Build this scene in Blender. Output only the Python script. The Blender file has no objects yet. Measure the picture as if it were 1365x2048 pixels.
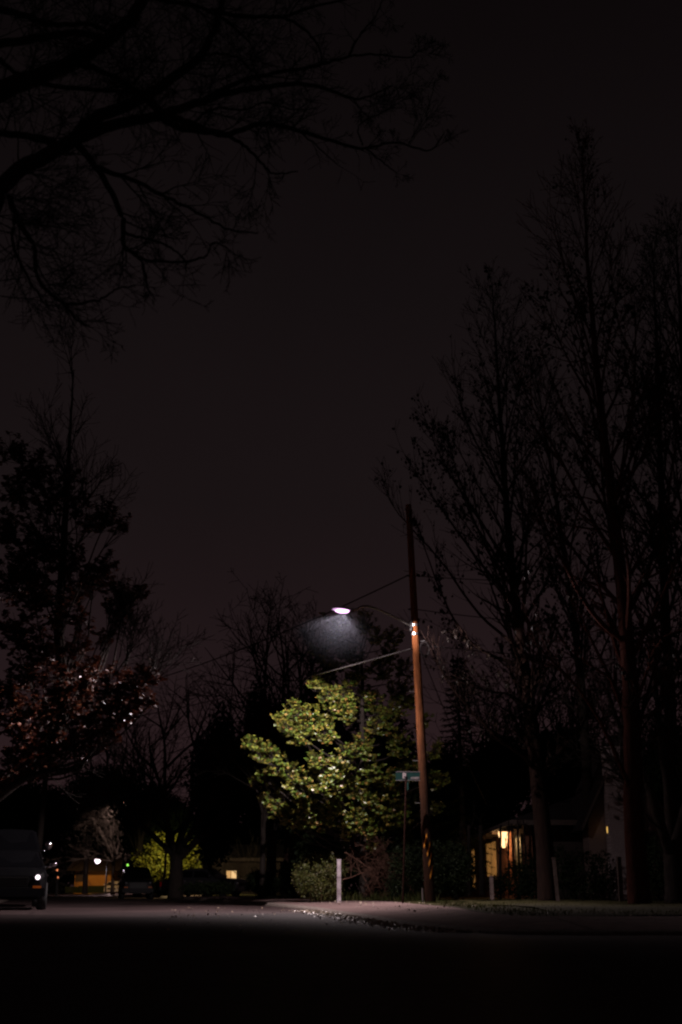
import bpy, bmesh, math, random
from mathutils import Vector, Matrix
random.seed(11)
R = math.radians
sc = bpy.context.scene
COL = sc.collection
PI = math.pi
# ------------------------------------------------------------------ camera
PITCH = math.atan(756 / 2275)
CH = 0.47
CT, ST = math.cos(PITCH), math.sin(PITCH)
cam_d = bpy.data.cameras.new('camera')
cam_d.sensor_fit = 'VERTICAL'; cam_d.sensor_height = 36; cam_d.sensor_width = 24
cam_d.lens = 40; cam_d.clip_end = 3000; cam_d.clip_start = 0.05
cam_d.dof.use_dof = True; cam_d.dof.focus_distance = 30; cam_d.dof.aperture_fstop = 1.8
cam = bpy.data.objects.new('camera', cam_d); COL.objects.link(cam)
cam.location = (0, 0, CH); cam.rotation_euler = (PI / 2 + PITCH, 0, 0)
sc.camera = cam

def P(px, py, Y):
    "a point of the place seen at photo pixel px,py, at distance Y down the street"
    u = (px - 682.5) / 2275; v = (1024 - py) / 2275
    dy = CT - v * ST; dz = ST + v * CT
    s = Y / dy
    return Vector((u * s, Y, CH + dz * s))

def GX(px, Y, z=0.15):
    d = Y * CT + (z - CH) * ST
    return (px - 682.5) / 2275 * d

# ------------------------------------------------------------------ materials
def nmat(name):
    m = bpy.data.materials.new(name); m.use_nodes = True
    nt = m.node_tree
    b = nt.nodes['Principled BSDF']
    return m, nt, b

def rough_mat(name, c1, c2, rough=0.85, scale=6, bump=0.3, spec=0.3, metallic=0, stretch=(1, 1, 1), detail=6, coord='Object'):
    m, nt, b = nmat(name)
    N = nt.nodes; L = nt.links
    tc = N.new('ShaderNodeTexCoord'); mp = N.new('ShaderNodeMapping'); mp.inputs['Scale'].default_value = stretch
    L.new(tc.outputs[coord], mp.inputs['Vector'])
    no = N.new('ShaderNodeTexNoise'); no.inputs['Scale'].default_value = scale; no.inputs['Detail'].default_value = detail
    no.inputs['Roughness'].default_value = 0.65
    L.new(mp.outputs[0], no.inputs['Vector'])
    cr = N.new('ShaderNodeValToRGB'); cr.color_ramp.elements[0].position = .32; cr.color_ramp.elements[1].position = .68
    cr.color_ramp.elements[0].color = (*c1, 1); cr.color_ramp.elements[1].color = (*c2, 1)
    L.new(no.outputs['Fac'], cr.inputs[0]); L.new(cr.outputs[0], b.inputs['Base Color'])
    b.inputs['Roughness'].default_value = rough; b.inputs['Metallic'].default_value = metallic
    b.inputs['Specular IOR Level'].default_value = spec
    if bump:
        bp = N.new('ShaderNodeBump'); bp.inputs['Strength'].default_value = bump; bp.inputs['Distance'].default_value = 0.05
        L.new(no.outputs['Fac'], bp.inputs['Height']); L.new(bp.outputs[0], b.inputs['Normal'])
    return m

def leaf_mat(name, cols, back, rough=0.4, spec=0.5, trans=0.15):
    "colour varies from leaf to leaf; the underside has a colour of its own"
    m, nt, b = nmat(name); N = nt.nodes; L = nt.links
    g = N.new('ShaderNodeNewGeometry')
    cr = N.new('ShaderNodeValToRGB'); e = cr.color_ramp.elements
    e[0].color = (*cols[0], 1); e[1].color = (*cols[-1], 1)
    for i, c in enumerate(cols[1:-1]):
        x = e.new((i + 1) / (len(cols) - 1)); x.color = (*c, 1)
    L.new(g.outputs['Random Per Island'], cr.inputs[0])
    mx = N.new('ShaderNodeMix'); mx.data_type = 'RGBA'
    L.new(g.outputs['Backfacing'], mx.inputs[0]); L.new(cr.outputs[0], mx.inputs[6]); mx.inputs[7].default_value = (*back, 1)
    L.new(mx.outputs[2], b.inputs['Base Color'])
    b.inputs['Roughness'].default_value = rough; b.inputs['Specular IOR Level'].default_value = spec
    if trans:
        t = N.new('ShaderNodeBsdfTranslucent'); L.new(mx.outputs[2], t.inputs[0])
        ms = N.new('ShaderNodeMixShader'); ms.inputs[0].default_value = trans
        out = N['Material Output']
        L.new(b.outputs[0], ms.inputs[1]); L.new(t.outputs[0], ms.inputs[2]); L.new(ms.outputs[0], out.inputs[0])
    return m

def emit_mat(name, col, s):
    m, nt, b = nmat(name)
    b.inputs['Base Color'].default_value = (*[min(1, c) * .5 for c in col], 1)
    b.inputs['Emission Color'].default_value = (*col, 1); b.inputs['Emission Strength'].default_value = s
    return m

def plain(name, c, rough=.5, metallic=0, spec=.5, coat=0):
    m = rough_mat(name, [x * .85 for x in c], [min(1, x * 1.15) for x in c], rough, 14, 0.04, spec, metallic)
    if coat: m.node_tree.nodes['Principled BSDF'].inputs['Coat Weight'].default_value = coat
    return m

def brick_mat(name, a, b_, mortar, sx=1):
    m, nt, b = nmat(name); N = nt.nodes; L = nt.links
    tc = N.new('ShaderNodeTexCoord'); mp = N.new('ShaderNodeMapping'); mp.inputs['Rotation'].default_value = (PI / 2, 0, sx)
    L.new(tc.outputs['Object'], mp.inputs[0])
    br = N.new('ShaderNodeTexBrick'); br.inputs['Scale'].default_value = 4.4
    br.inputs['Color1'].default_value = (*a, 1); br.inputs['Color2'].default_value = (*b_, 1); br.inputs['Mortar'].default_value = (*mortar, 1)
    L.new(mp.outputs[0], br.inputs['Vector']); L.new(br.outputs['Color'], b.inputs['Base Color'])
    bp = N.new('ShaderNodeBump'); bp.inputs['Strength'].default_value = .5; bp.inputs['Distance'].default_value = .01; bp.invert = True
    L.new(br.outputs['Fac'], bp.inputs['Height']); L.new(bp.outputs[0], b.inputs['Normal'])
    b.inputs['Roughness'].default_value = .9
    return m

M = {}
M['asphalt'] = rough_mat('asphalt', (.03, .019, .0185), (.092, .062, .06), .65, 14, .5, .22, detail=12)
m = M['asphalt']; nt = m.node_tree; N = nt.nodes; L = nt.links; b = N['Principled BSDF']; src = b.inputs['Base Color'].links[0].from_socket
tc_ = N.new('ShaderNodeTexCoord'); vo = N.new('ShaderNodeTexVoronoi'); vo.feature = 'DISTANCE_TO_EDGE'; vo.inputs['Scale'].default_value = .45; L.new(tc_.outputs['Object'], vo.inputs['Vector'])
rp = N.new('ShaderNodeMapRange'); rp.inputs['From Max'].default_value = .02; rp.inputs['To Min'].default_value = .45; L.new(vo.outputs['Distance'], rp.inputs[0])
n2 = N.new('ShaderNodeTexNoise'); n2.inputs['Scale'].default_value = .35; n2.inputs['Detail'].default_value = 5; L.new(tc_.outputs['Object'], n2.inputs['Vector'])
r2 = N.new('ShaderNodeMapRange'); r2.inputs['From Min'].default_value = .35; r2.inputs['From Max'].default_value = .65; r2.inputs['To Min'].default_value = .6; r2.inputs['To Max'].default_value = 1.35; L.new(n2.outputs['Fac'], r2.inputs[0])
mm_ = N.new('ShaderNodeMath'); mm_.operation = 'MULTIPLY'; L.new(rp.outputs[0], mm_.inputs[0]); L.new(r2.outputs[0], mm_.inputs[1])
vs_ = N.new('ShaderNodeVectorMath'); vs_.operation = 'SCALE'; L.new(src, vs_.inputs[0]); L.new(mm_.outputs[0], vs_.inputs['Scale']); L.new(vs_.outputs[0], b.inputs['Base Color'])
M['concrete'] = rough_mat('concrete_paving', (.15, .1, .092), (.27, .19, .175), .95, 5, .25, .08, detail=12)
M['kerb'] = rough_mat('kerb_concrete', (.12, .1, .085), (.3, .25, .22), .9, 14, .6, .15)
M['lawn'] = rough_mat('lawn_soil', (.028, .022, .01), (.055, .05, .018), .95, 3, .8, .1, detail=12)
M['soil'] = rough_mat('soil', (.03, .018, .01), (.055, .034, .018), .95, 7, .8, .1)
M['land'] = rough_mat('dark_land', (.014, .014, .009), (.03, .03, .018), .95, .3, .2, .1)
M['grass'] = leaf_mat('grass_blades', [(.04, .06, .012), (.07, .085, .02), (.13, .11, .04)], (.06, .07, .02), .7, .2)
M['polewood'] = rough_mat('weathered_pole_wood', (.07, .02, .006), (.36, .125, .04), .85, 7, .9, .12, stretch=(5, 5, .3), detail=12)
M['bark'] = rough_mat('grey_bark', (.011, .005, .004), (.026, .013, .009), .9, 7, .8, .15, stretch=(2, 2, .5))
M['redbark'] = rough_mat('reddish_bark', (.045, .012, .008), (.1, .03, .02), .9, 6, .8, .15, stretch=(2, 2, .5))
M['darkbark'] = rough_mat('dark_bark', (.018, .014, .012), (.04, .032, .027), .9, 6, .6, .15, stretch=(2, 2, .5))
M['palebark'] = rough_mat('pale_bark', (.035, .027, .024), (.08, .065, .058), .9, 6, .6, .15, stretch=(2, 2, .6))
M['brushbark'] = rough_mat('bare_brush_bark', (.06, .03, .022), (.12, .065, .045), .9, 8, .3, .15)
M['magnolia'] = leaf_mat('magnolia_leaves', [(.04, .085, .012), (.09, .16, .022), (.15, .2, .03), (.06, .12, .016), (.24, .24, .035), (.11, .17, .025), (.3, .24, .045), (.24, .12, .035)], (.13, .13, .025), .34, .6, .12)
M['oakleaf'] = leaf_mat('dry_red_leaves', [(.06, .014, .007), (.11, .025, .01), (.035, .012, .008), (.15, .045, .012)], (.09, .024, .01), .4, .6, .1)
M['sparse'] = leaf_mat('withered_leaves', [(.014, .009, .006), (.024, .014, .008), (.01, .007, .005)], (.014, .009, .006), .6, .2, .05)
M['darkleaf'] = leaf_mat('dark_evergreen_leaves', [(.012, .02, .008), (.02, .03, .01), (.008, .014, .006)], (.012, .018, .007), .7, .1, .05)
M['hedgeleaf'] = leaf_mat('hedge_leaves', [(.02, .035, .012), (.035, .055, .018), (.018, .03, .014)], (.02, .03, .014), .5, .3, .08)
M['bushleaf'] = leaf_mat('round_bush_leaves', [(.05, .07, .015), (.09, .1, .02), (.08, .06, .02)], (.06, .06, .02), .5, .4, .1)
M['yellowleaf'] = leaf_mat('yellow_green_leaves', [(.12, .14, .015), (.22, .2, .02), (.17, .19, .03)], (.15, .15, .02), .6, .2, .2)
M['black'] = plain('black_metal', (.02, .02, .02), .5, .6)
M['galv'] = plain('galvanised_metal', (.45, .45, .45), .32, .9)
M['cable'] = plain('black_cable', (.012, .01, .01), .8, 0, .1)
M['cable2'] = plain('worn_grey_cable', (.12, .11, .11), .22, .3, 1)
M['whitepaint'] = rough_mat('worn_white_paint', (.2, .16, .17), (.6, .53, .56), .75, 9, .4, .3, stretch=(1, 1, .5))
M['oldpost'] = rough_mat('grey_post_wood', (.06, .042, .037), (.13, .095, .085), .9, 7, .4, .2, stretch=(2, 2, .4))
M['signgreen'] = plain('street_sign_green', (.001, .028, .024), .45)
M['signwhite'] = plain('street_sign_white', (.4, .33, .33), .5)
M['yellow'] = plain('yellow_reflective_sheet', (.65, .25, .03), .4)
M['rubber'] = plain('tyre_rubber', (.018, .018, .018), .8)
M['rim'] = plain('alloy_rim', (.4, .4, .42), .3, .9)
M['chrome'] = plain('chrome_trim', (.8, .8, .82), .12, 1)
M['glass'] = plain('dark_car_glass', (.004, .004, .005), .08, 0, .3)
M['lampglass'] = plain('headlamp_glass', (.55, .55, .57), .1, .6, 1)
M['tailred'] = plain('tail_light_red', (.3, .01, .008), .15, 0, 1)
M['amber'] = plain('amber_reflector', (.6, .15, .02), .12, 0, 1)
M['carblack'] = plain('black_car_paint', (.004, .004, .005), .45, 0, .12, 0)
M['cargrey'] = plain('grey_car_paint', (.03, .03, .033), .3, .2, .4, .3)
M['carwhite'] = plain('silver_white_car_paint', (.6, .58, .56), .3, 0, .5, .6)
M['housebrick'] = brick_mat('orange_brick', (.34, .12, .055), (.24, .08, .04), (.2, .15, .11), PI / 2)
M['whitebrick'] = brick_mat('white_painted_brick', (.5, .41, .41), (.42, .34, .34), (.26, .21, .21))
M['siding'] = rough_mat('dark_wall_siding', (.06, .045, .04), (.09, .07, .065), .9, 3, .2, .2, stretch=(.2, .2, 12))
M['palewall'] = rough_mat('pale_wall', (.24, .175, .16), (.3, .22, .2), .9, 2, .1, .2)
M['orangewall'] = rough_mat('ochre_wall', (.42, .2, .05), (.5, .26, .07), .9, 1, .1, .2)
M['shingle'] = rough_mat('roof_shingle', (.018, .014, .014), (.04, .031, .031), .9, 8, .4, .2, stretch=(1, 3, 3))
M['trim'] = plain('pale_trim', (.1, .075, .065), .8)
M['darktrim'] = plain('dark_trim', (.05, .035, .03), .7)
M['pebble'] = leaf_mat('pale_grit', [(.3, .24, .17), (.6, .48, .36), (.45, .34, .22), (.24, .19, .13)], (.2, .17, .13), .3, .7, 0)
M['e_lamp'] = emit_mat('led_lens', (1.0, .55, 1.0), 3.0); _b = M['e_lamp'].node_tree.nodes['Principled BSDF']; _b.inputs['Base Color'].default_value = (0, 0, 0, 1); _b.inputs['Specular IOR Level'].default_value = 0
M['e_window'] = emit_mat('lit_window', (1.0, .56, .18), .85)
M['e_lantern'] = emit_mat('lit_lantern', (1.0, .6, .26), 2.4)
M['e_lantern2'] = emit_mat('lit_small_lantern', (1.0, .58, .14), .9)
M['e_far'] = emit_mat('distant_lamp_lens', (1.0, .8, .9), 6)
M['e_green'] = emit_mat('green_signal_light', (.35, 1.0, .12), 1.6)
M['e_orange'] = emit_mat('small_orange_light', (1, .3, .12), 1.0)
M['e_headglint'] = emit_mat('headlamp_glint_glow', (1.0, .85, .92), 2.2)  # glow stands in for the street lamp's reflection in one headlamp
M['e_dim'] = emit_mat('dim_curtained_window', (.9, .55, .2), .07)

def blinds_mat():
    m, nt, b = nmat('lit_blinds'); N = nt.nodes; L = nt.links
    tc = N.new('ShaderNodeTexCoord'); w = N.new('ShaderNodeTexWave'); w.bands_direction = 'Y'; w.inputs['Scale'].default_value = 2.3
    w.inputs['Distortion'].default_value = .4
    L.new(tc.outputs['Object'], w.inputs['Vector'])
    cr = N.new('ShaderNodeValToRGB'); cr.color_ramp.elements[0].color = (.05, .018, .004, 1); cr.color_ramp.elements[1].color = (.7, .32, .08, 1)
    cr.color_ramp.elements[0].position = .45; cr.color_ramp.elements[1].position = .75
    L.new(w.outputs['Color'], cr.inputs[0]); L.new(cr.outputs[0], b.inputs['Emission Color'])
    b.inputs['Emission Strength'].default_value = .55; b.inputs['Base Color'].default_value = (.2, .1, .05, 1)
    return m
M['e_blinds'] = blinds_mat()

m = M['concrete']; nt = m.node_tree; N = nt.nodes; L = nt.links; b = N['Principled BSDF']; src = b.inputs['Base Color'].links[0].from_socket
tc_ = N.new('ShaderNodeTexCoord'); mp_ = N.new('ShaderNodeMapping'); mp_.inputs['Rotation'].default_value = (0, 0, R(-8)); L.new(tc_.outputs['Object'], mp_.inputs[0]); br_ = N.new('ShaderNodeTexBrick'); br_.inputs['Scale'].default_value = .65; br_.inputs['Mortar Size'].default_value = .012; br_.offset = 0
br_.inputs['Brick Width'].default_value = 1; br_.inputs['Row Height'].default_value = 1; br_.inputs['Color1'].default_value = (1, 1, 1, 1); br_.inputs['Color2'].default_value = (.8, .8, .8, 1); br_.inputs['Mortar'].default_value = (.3, .3, .3, 1); L.new(mp_.outputs[0], br_.inputs['Vector'])
vm_ = N.new('ShaderNodeVectorMath'); vm_.operation = 'MULTIPLY'; L.new(src, vm_.inputs[0]); L.new(br_.outputs['Color'], vm_.inputs[1]); L.new(vm_.outputs[0], b.inputs['Base Color'])
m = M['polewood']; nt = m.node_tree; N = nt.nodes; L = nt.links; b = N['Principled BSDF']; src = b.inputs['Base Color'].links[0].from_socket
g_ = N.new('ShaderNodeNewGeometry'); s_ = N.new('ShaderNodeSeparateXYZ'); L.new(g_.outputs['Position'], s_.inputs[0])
mp = N.new('ShaderNodeMapRange'); mp.interpolation_type = 'SMOOTHSTEP'; mp.inputs['From Min'].default_value = 2.2; mp.inputs['From Max'].default_value = 8.3; mp.inputs['To Min'].default_value = .09; L.new(s_.outputs['Z'], mp.inputs[0])  # lamp's falloff down the pole painted into the wood colour by height
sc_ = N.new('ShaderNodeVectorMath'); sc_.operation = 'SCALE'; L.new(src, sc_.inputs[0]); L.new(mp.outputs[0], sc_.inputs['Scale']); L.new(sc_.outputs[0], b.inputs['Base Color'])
# fine cracks along the grain
# ------------------------------------------------------------------ mesh helpers
class MB:
    def __init__(s): s.v = []; s.f = []; s.smooth = False
    def box(s, c, d, rot=None):
        b = len(s.v); c = Vector(c)
        for dx in (-.5, .5):
            for dy in (-.5, .5):
                for dz in (-.5, .5):
                    q = Vector((dx * d[0], dy * d[1], dz * d[2]))
                    if rot is not None: q = rot @ q
                    s.v.append(tuple(c + q))
        for f in ((0, 1, 3, 2), (4, 6, 7, 5), (0, 4, 5, 1), (2, 3, 7, 6), (0, 2, 6, 4), (1, 5, 7, 3)):
            s.f.append(tuple(b + i for i in f))
        return s
    def tube(s, pts, rad, n=6, cap=True):
        k = len(pts)
        if not isinstance(rad, (list, tuple)): rad = [rad] * k
        base = len(s.v); v = s.v
        cs = TRIG[n]
        for i in range(k):
            a = pts[i - 1] if i else pts[0]; b = pts[i + 1] if i < k - 1 else pts[k - 1]
            dx, dy, dz = b[0] - a[0], b[1] - a[1], b[2] - a[2]
            l = math.sqrt(dx * dx + dy * dy + dz * dz) or 1e-6
            dx /= l; dy /= l; dz /= l
            if abs(dz) < .9:      # reference z
                ux, uy, uz = dy, -dx, 0.0
            else:                 # reference y
                ux, uy, uz = -dz, 0.0, dx
            l = math.sqrt(ux * ux + uy * uy + uz * uz); ux /= l; uy /= l; uz /= l
            wx, wy, wz = dy * uz - dz * uy, dz * ux - dx * uz, dx * uy - dy * ux
            r = rad[i]; p = pts[i]
            for c, t in cs:
                v.append((p[0] + r * (ux * c + wx * t), p[1] + r * (uy * c + wy * t), p[2] + r * (uz * c + wz * t)))
        for i in range(k - 1):
            o = base + i * n
            for j in range(n):
                j2 = (j + 1) % n
                s.f.append((o + j, o + j2, o + n + j2, o + n + j))
        if cap:
            s.f.append(tuple(base + j for j in range(n))[::-1]); o = base + (k - 1) * n
            s.f.append(tuple(o + j for j in range(n)))
        return s
    def poly(s, pts):
        b = len(s.v); s.v += [tuple(p) for p in pts]; s.f.append(tuple(range(b, b + len(pts)))); return s
    def prism(s, pts, h):
        "horizontal outline pts extruded up by h"
        b = len(s.v); n = len(pts)
        s.v += [tuple(p) for p in pts] + [(p[0], p[1], p[2] + h) for p in pts]
        s.f.append(tuple(range(b, b + n))[::-1]); s.f.append(tuple(range(b + n, b + 2 * n)))
        for i in range(n):
            j = (i + 1) % n; s.f.append((b + i, b + j, b + n + j, b + n + i))
        return s
    def lathe(s, prof, n=16, origin=(0, 0, 0), axis='z'):
        b = len(s.v)
        for (r, h) in prof:
            for j in range(n):
                a = 2 * PI * j / n
                x, y = r * math.cos(a), r * math.sin(a)
                q = (x, y, h) if axis == 'z' else ((h, x, y) if axis == 'x' else (x, h, y))
                s.v.append((q[0] + origin[0], q[1] + origin[1], q[2] + origin[2]))
        for i in range(len(prof) - 1):
            for j in range(n):
                j2 = (j + 1) % n; o = b + i * n
                s.f.append((o + j, o + j2, o + n + j2, o + n + j))
        return s
    def leaf(s, p, d, nrm, L, W, fold=.25):
        d = d.normalized(); sd = d.cross(nrm)
        if sd.length < 1e-4: sd = Vector((1, 0, 0))
        sd.normalize(); up = sd.cross(d)
        b = len(s.v)
        def q(a, c, e): return (p[0] + d[0] * a + sd[0] * c + up[0] * e, p[1] + d[1] * a + sd[1] * c + up[1] * e, p[2] + d[2] * a + sd[2] * c + up[2] * e)
        s.v += [q(0, 0, 0), q(.35 * L, W, fold * W), q(.75 * L, W * .8, fold * W * .6), q(L, 0, -.06 * L), q(.75 * L, -W * .8, fold * W * .6), q(.35 * L, -W, fold * W)]
        s.f.append((b, b + 1, b + 2, b + 3)); s.f.append((b, b + 3, b + 4, b + 5))
    def build(s, name, mat, parent=None, smooth=False, loc=None):
        me = bpy.data.meshes.new(name); me.from_pydata(s.v, [], s.f)
        if smooth or s.smooth: me.polygons.foreach_set('use_smooth', [True] * len(me.polygons))
        me.materials.append(mat); me.update()
        o = bpy.data.objects.new(name, me); COL.objects.link(o)
        if parent is not None:
            o.parent = parent
            if not getattr(parent, 'local_parts', None) and parent.get('_loc') is None: pass
        return o
TRIG = {n: [(math.cos(2 * PI * j / n), math.sin(2 * PI * j / n)) for j in range(n)] for n in range(3, 33)}

def thing(name, label, cat, loc=(0, 0, 0), rz=0, group=None):
    o = bpy.data.objects.new(name, None); COL.objects.link(o); o.empty_display_size = .3
    o.location = loc; o.rotation_euler = (0, 0, rz)
    tag(o, label, cat, group); return o
def tag(o, label, cat, group=None, kind=None):
    o['label'] = label; o['category'] = cat
    if group: o['group'] = group
    if kind: o['kind'] = kind
    return o
def struct(o): o['kind'] = 'structure'; return o
def world(o, parent):
    "child whose mesh is given in world coordinates under an unrotated thing"
    o.parent = parent; o.location = -Vector(parent.location); return o
def copy_tree(o, parent=None):
    c = o.copy(); COL.objects.link(c); c.parent = parent
    for ch in [x for x in COL.objects if x.parent == o]: copy_tree(ch, c)
    return c
rnd = random.random
def ru(a, b): return a + (b - a) * rnd()
def rvec():
    while True:
        v = Vector((ru(-1, 1), ru(-1, 1), ru(-1, 1)))
        if .01 < v.length < 1: return v.normalized()

# ------------------------------------------------------------------ tree machinery
def grow(mb, p, d, L, r, lvl, cfg, tips):
    n = max(3, int(L / cfg['seg'][lvl])); st = L / n
    pts = [Vector(p)]; rr = [r]; p = Vector(p); d = Vector(d)
    w = cfg['wig'][lvl]; up = cfg['up'][lvl]
    dirs = [d.copy()]
    for i in range(n):
        d = d + Vector((ru(-w, w), ru(-w, w), ru(-w, w) + up)); d.normalize()
        p = p + d * st; pts.append(p); dirs.append(d.copy())
        rr.append(max(cfg['rmin'], r * (1 - .8 * (i + 1) / n)))
    mb.tube(pts, rr, 8 if r > .08 else (5 if r > .025 else 3), cap=False)
    if lvl < cfg['max']:
        k = cfg['n'][lvl]; k = max(1, int(round(k * ru(.75, 1.25))))
        for j in range(k):
            t = ru(cfg['t0'][lvl], .97); fi = t * n; i0 = min(n - 1, int(fi)); fr = fi - i0
            q = pts[i0].lerp(pts[i0 + 1], fr); dd = dirs[i0 + 1]
            a = R(ru(*cfg['ang'][lvl])); ax = dd.cross(rvec())
            if ax.length < .01: continue
            nd = Matrix.Rotation(a, 3, ax.normalized()) @ dd
            LL = L * ru(*cfg['lr'][lvl]) * (1.15 - .55 * t)
            r0 = rr[i0] * .9
            grow(mb, q, nd, LL, max(cfg['rmin'], min(r0, r * cfg['rr'][lvl])), lvl + 1, cfg, tips)
    tips.append((pts[-1], dirs[-1], lvl, pts))

def CFG(max=3, n=(6, 6, 5), lr=((.5, .7), (.4, .65), (.35, .6)), ang=((30, 60), (30, 65), (30, 70)), up=(.03, .05, .06, .05), wig=(.12, .16, .2, .22),
        seg=(.4, .25, .18, .15), rmin=.006, t0=(.15, .15, .1), rr=(.55, .5, .5)):
    return dict(max=max, n=n, lr=lr, ang=ang, up=up, wig=wig, seg=seg, rmin=rmin, t0=t0, rr=rr)

def smooth_path(pts, rad, sub=4, jit=0):
    out = []; ro = []
    n = len(pts)
    for i in range(n - 1):
        p0 = pts[max(0, i - 1)]; p1 = pts[i]; p2 = pts[i + 1]; p3 = pts[min(n - 1, i + 2)]
        for k in range(sub):
            t = k / sub
            q = .5 * ((2 * p1) + (p2 - p0) * t + (2 * p0 - 5 * p1 + 4 * p2 - p3) * t * t + (3 * p1 - p0 - 3 * p2 + p3) * t ** 3)
            if jit and (i or k): q = q + rvec() * jit
            out.append(q); ro.append(rad[i] * (1 - t) + rad[i + 1] * t)
    out.append(pts[-1]); ro.append(rad[-1])
    return out, ro

def along(pts, t):
    f = t * (len(pts) - 1); i = min(len(pts) - 2, int(f)); return pts[i].lerp(pts[i + 1], f - i), (pts[i + 1] - pts[i]).normalized()

# ------------------------------------------------------------------ world: night sky with town glow near the horizon
w = bpy.data.worlds.new('World'); sc.world = w; w.use_nodes = True
nt = w.node_tree; N = nt.nodes; L = nt.links; bg = N['Background']
tc = N.new('ShaderNodeTexCoord'); sx = N.new('ShaderNodeSeparateXYZ'); L.new(tc.outputs['Generated'], sx.inputs[0])
cr = N.new('ShaderNodeValToRGB'); e = cr.color_ramp.elements
stops = [(0.0, (.024, .0125, .0135)), (.12, (.0205, .0108, .0120)), (.18, (.0150, .0084, .0094)), (.32, (.0086, .0056, .0060)), (.485, (.0057, .0039, .0042)), (.66, (.0034, .0023, .0025)), (1.0, (.0016, .0012, .0013))]
e[0].position = 0; e[0].color = (*stops[0][1], 1); e[1].position = 1; e[1].color = (*stops[-1][1], 1)
for p_, c_ in stops[1:-1]:
    x = e.new(p_); x.color = (*c_, 1)
L.new(sx.outputs['Z'], cr.inputs[0])
no = N.new('ShaderNodeTexNoise'); no.inputs['Scale'].default_value = 1.6; no.inputs['Detail'].default_value = 4; L.new(tc.outputs['Generated'], no.inputs['Vector'])
mr = N.new('ShaderNodeMapRange'); mr.inputs['To Min'].default_value = .82; mr.inputs['To Max'].default_value = 1.18; mr.inputs['From Min'].default_value = .3; mr.inputs['From Max'].default_value = .7
L.new(no.outputs['Fac'], mr.inputs[0])
mu = N.new('ShaderNodeVectorMath'); mu.operation = 'SCALE'; L.new(cr.outputs[0], mu.inputs[0]); L.new(mr.outputs[0], mu.inputs['Scale'])
L.new(mu.outputs[0], bg.inputs[0]); bg.inputs[1].default_value = 1.0

# ------------------------------------------------------------------ ground
mb = MB(); mb.poly([(-900, -60, -.12), (900, -60, -.12), (900, 1500, -.12), (-900, 1500, -.12)])
struct(mb.build('ground', M['land']))
mb = MB(); mb.poly([(-60, -30, 0), (60, -30, 0), (60, 20, 0), (4, 60, 0), (-8, 90, 0), (-24, 170, 0), (-60, 170, 0), (-60, 20, 0)])
struct(mb.build('road', M['asphalt']))

KP = [Vector(p + (0,)) for p in [(40, 15.5), (12, 14.3), (5, 13.4), (2.6, 13.2), (1.75, 13.7), (1.35, 14.8), (.85, 17.2), (.2, 22.8), (-.8, 30), (-2.3, 37), (-4.6, 47), (-11, 74), (-24, 120), (-38, 170)]]
KS, _ = smooth_path(KP, [0] * len(KP), 6)
def offset(line, d):
    out = []
    for i, p in enumerate(line):
        a = line[max(0, i - 1)]; b = line[min(len(line) - 1, i + 1)]; t = (b - a).normalized()
        out.append(p + Vector((t.y, -t.x, 0)) * d)
    return out
EP = [Vector(p + (0,)) for p in [(40, 17.5), (12, 16.4), (5, 15.5), (3.2, 15.1), (2.3, 15.8), (2.05, 18.4), (2.15, 22.8), (1.75, 29.2), (1.3, 35.5), (-.9, 44), (-3.3, 52), (-8.8, 75), (-21.5, 121), (-36, 170)]]
ES, _ = smooth_path(EP, [0] * len(EP), 6)
def strip(a, b, za, zb, name, mat, down=0):
    "surface between two lines of equal length, with a vertical face along the first"
    mb = MB()
    n = len(a)
    for p in a: mb.v.append((p.x, p.y, za))
    for p in b: mb.v.append((p.x, p.y, zb))
    for i in range(n - 1): mb.f.append((i, n + i, n + i + 1, i + 1))
    if down:
        o = len(mb.v)
        for p in a: mb.v.append((p.x, p.y, za - down))
        for i in range(n - 1): mb.f.append((i, i + 1, o + i + 1, o + i))
    return mb.build(name, mat)
KI = offset(KS, .16)
if (KI[40] - KS[40]).x < 0: KI = offset(KS, -.16)
def resample(line, n):
    ds = [0]
    for i in range(1, len(line)): ds.append(ds[-1] + (line[i] - line[i - 1]).length)
    out = []; j = 0
    for k in range(n):
        t = ds[-1] * k / (n - 1)
        while j < len(ds) - 2 and ds[j + 1] < t: j += 1
        f = (t - ds[j]) / max(1e-6, ds[j + 1] - ds[j]); out.append(line[j].lerp(line[j + 1], min(1, f)))
    return out
def kz(p): return .05 if p.y < 26 else .05 + .07 * min(1, (p.y - 26) / 14)
mb = MB(); n = len(KS); KA = [a.lerp(b, .55) for a, b in zip(KS, KI)]
for ln, zf in ((KS, lambda p: -.1), (KS, lambda p: .004), (KA, lambda p: kz(p) * .85), (KI, kz)):
    for p in ln: mb.v.append((p.x, p.y, zf(p)))
for q in range(3):
    for i in range(n - 1): mb.f.append((q * n + i, (q + 1) * n + i, (q + 1) * n + i + 1, q * n + i + 1))
struct(mb.build('kerb', M['kerb'], smooth=True))
KI2 = resample(KI, 120); ES2 = resample(ES, 120)
mb = MB(); n = len(KI)
for q in range(6):
    for i in range(n):
        a = KI[i]; b = ES[i]; t = q / 5; p = a.lerp(b, t); z0 = kz(a); mb.v.append((p.x, p.y, z0 + .002 + (.156 - z0) * min(1, t * 1.3)))
for q in range(5):
    for i in range(n - 1): mb.f.append((q * n + i, (q + 1) * n + i, (q + 1) * n + i + 1, q * n + i + 1))
struct(mb.build('pavement', M['concrete'], smooth=True))
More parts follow.
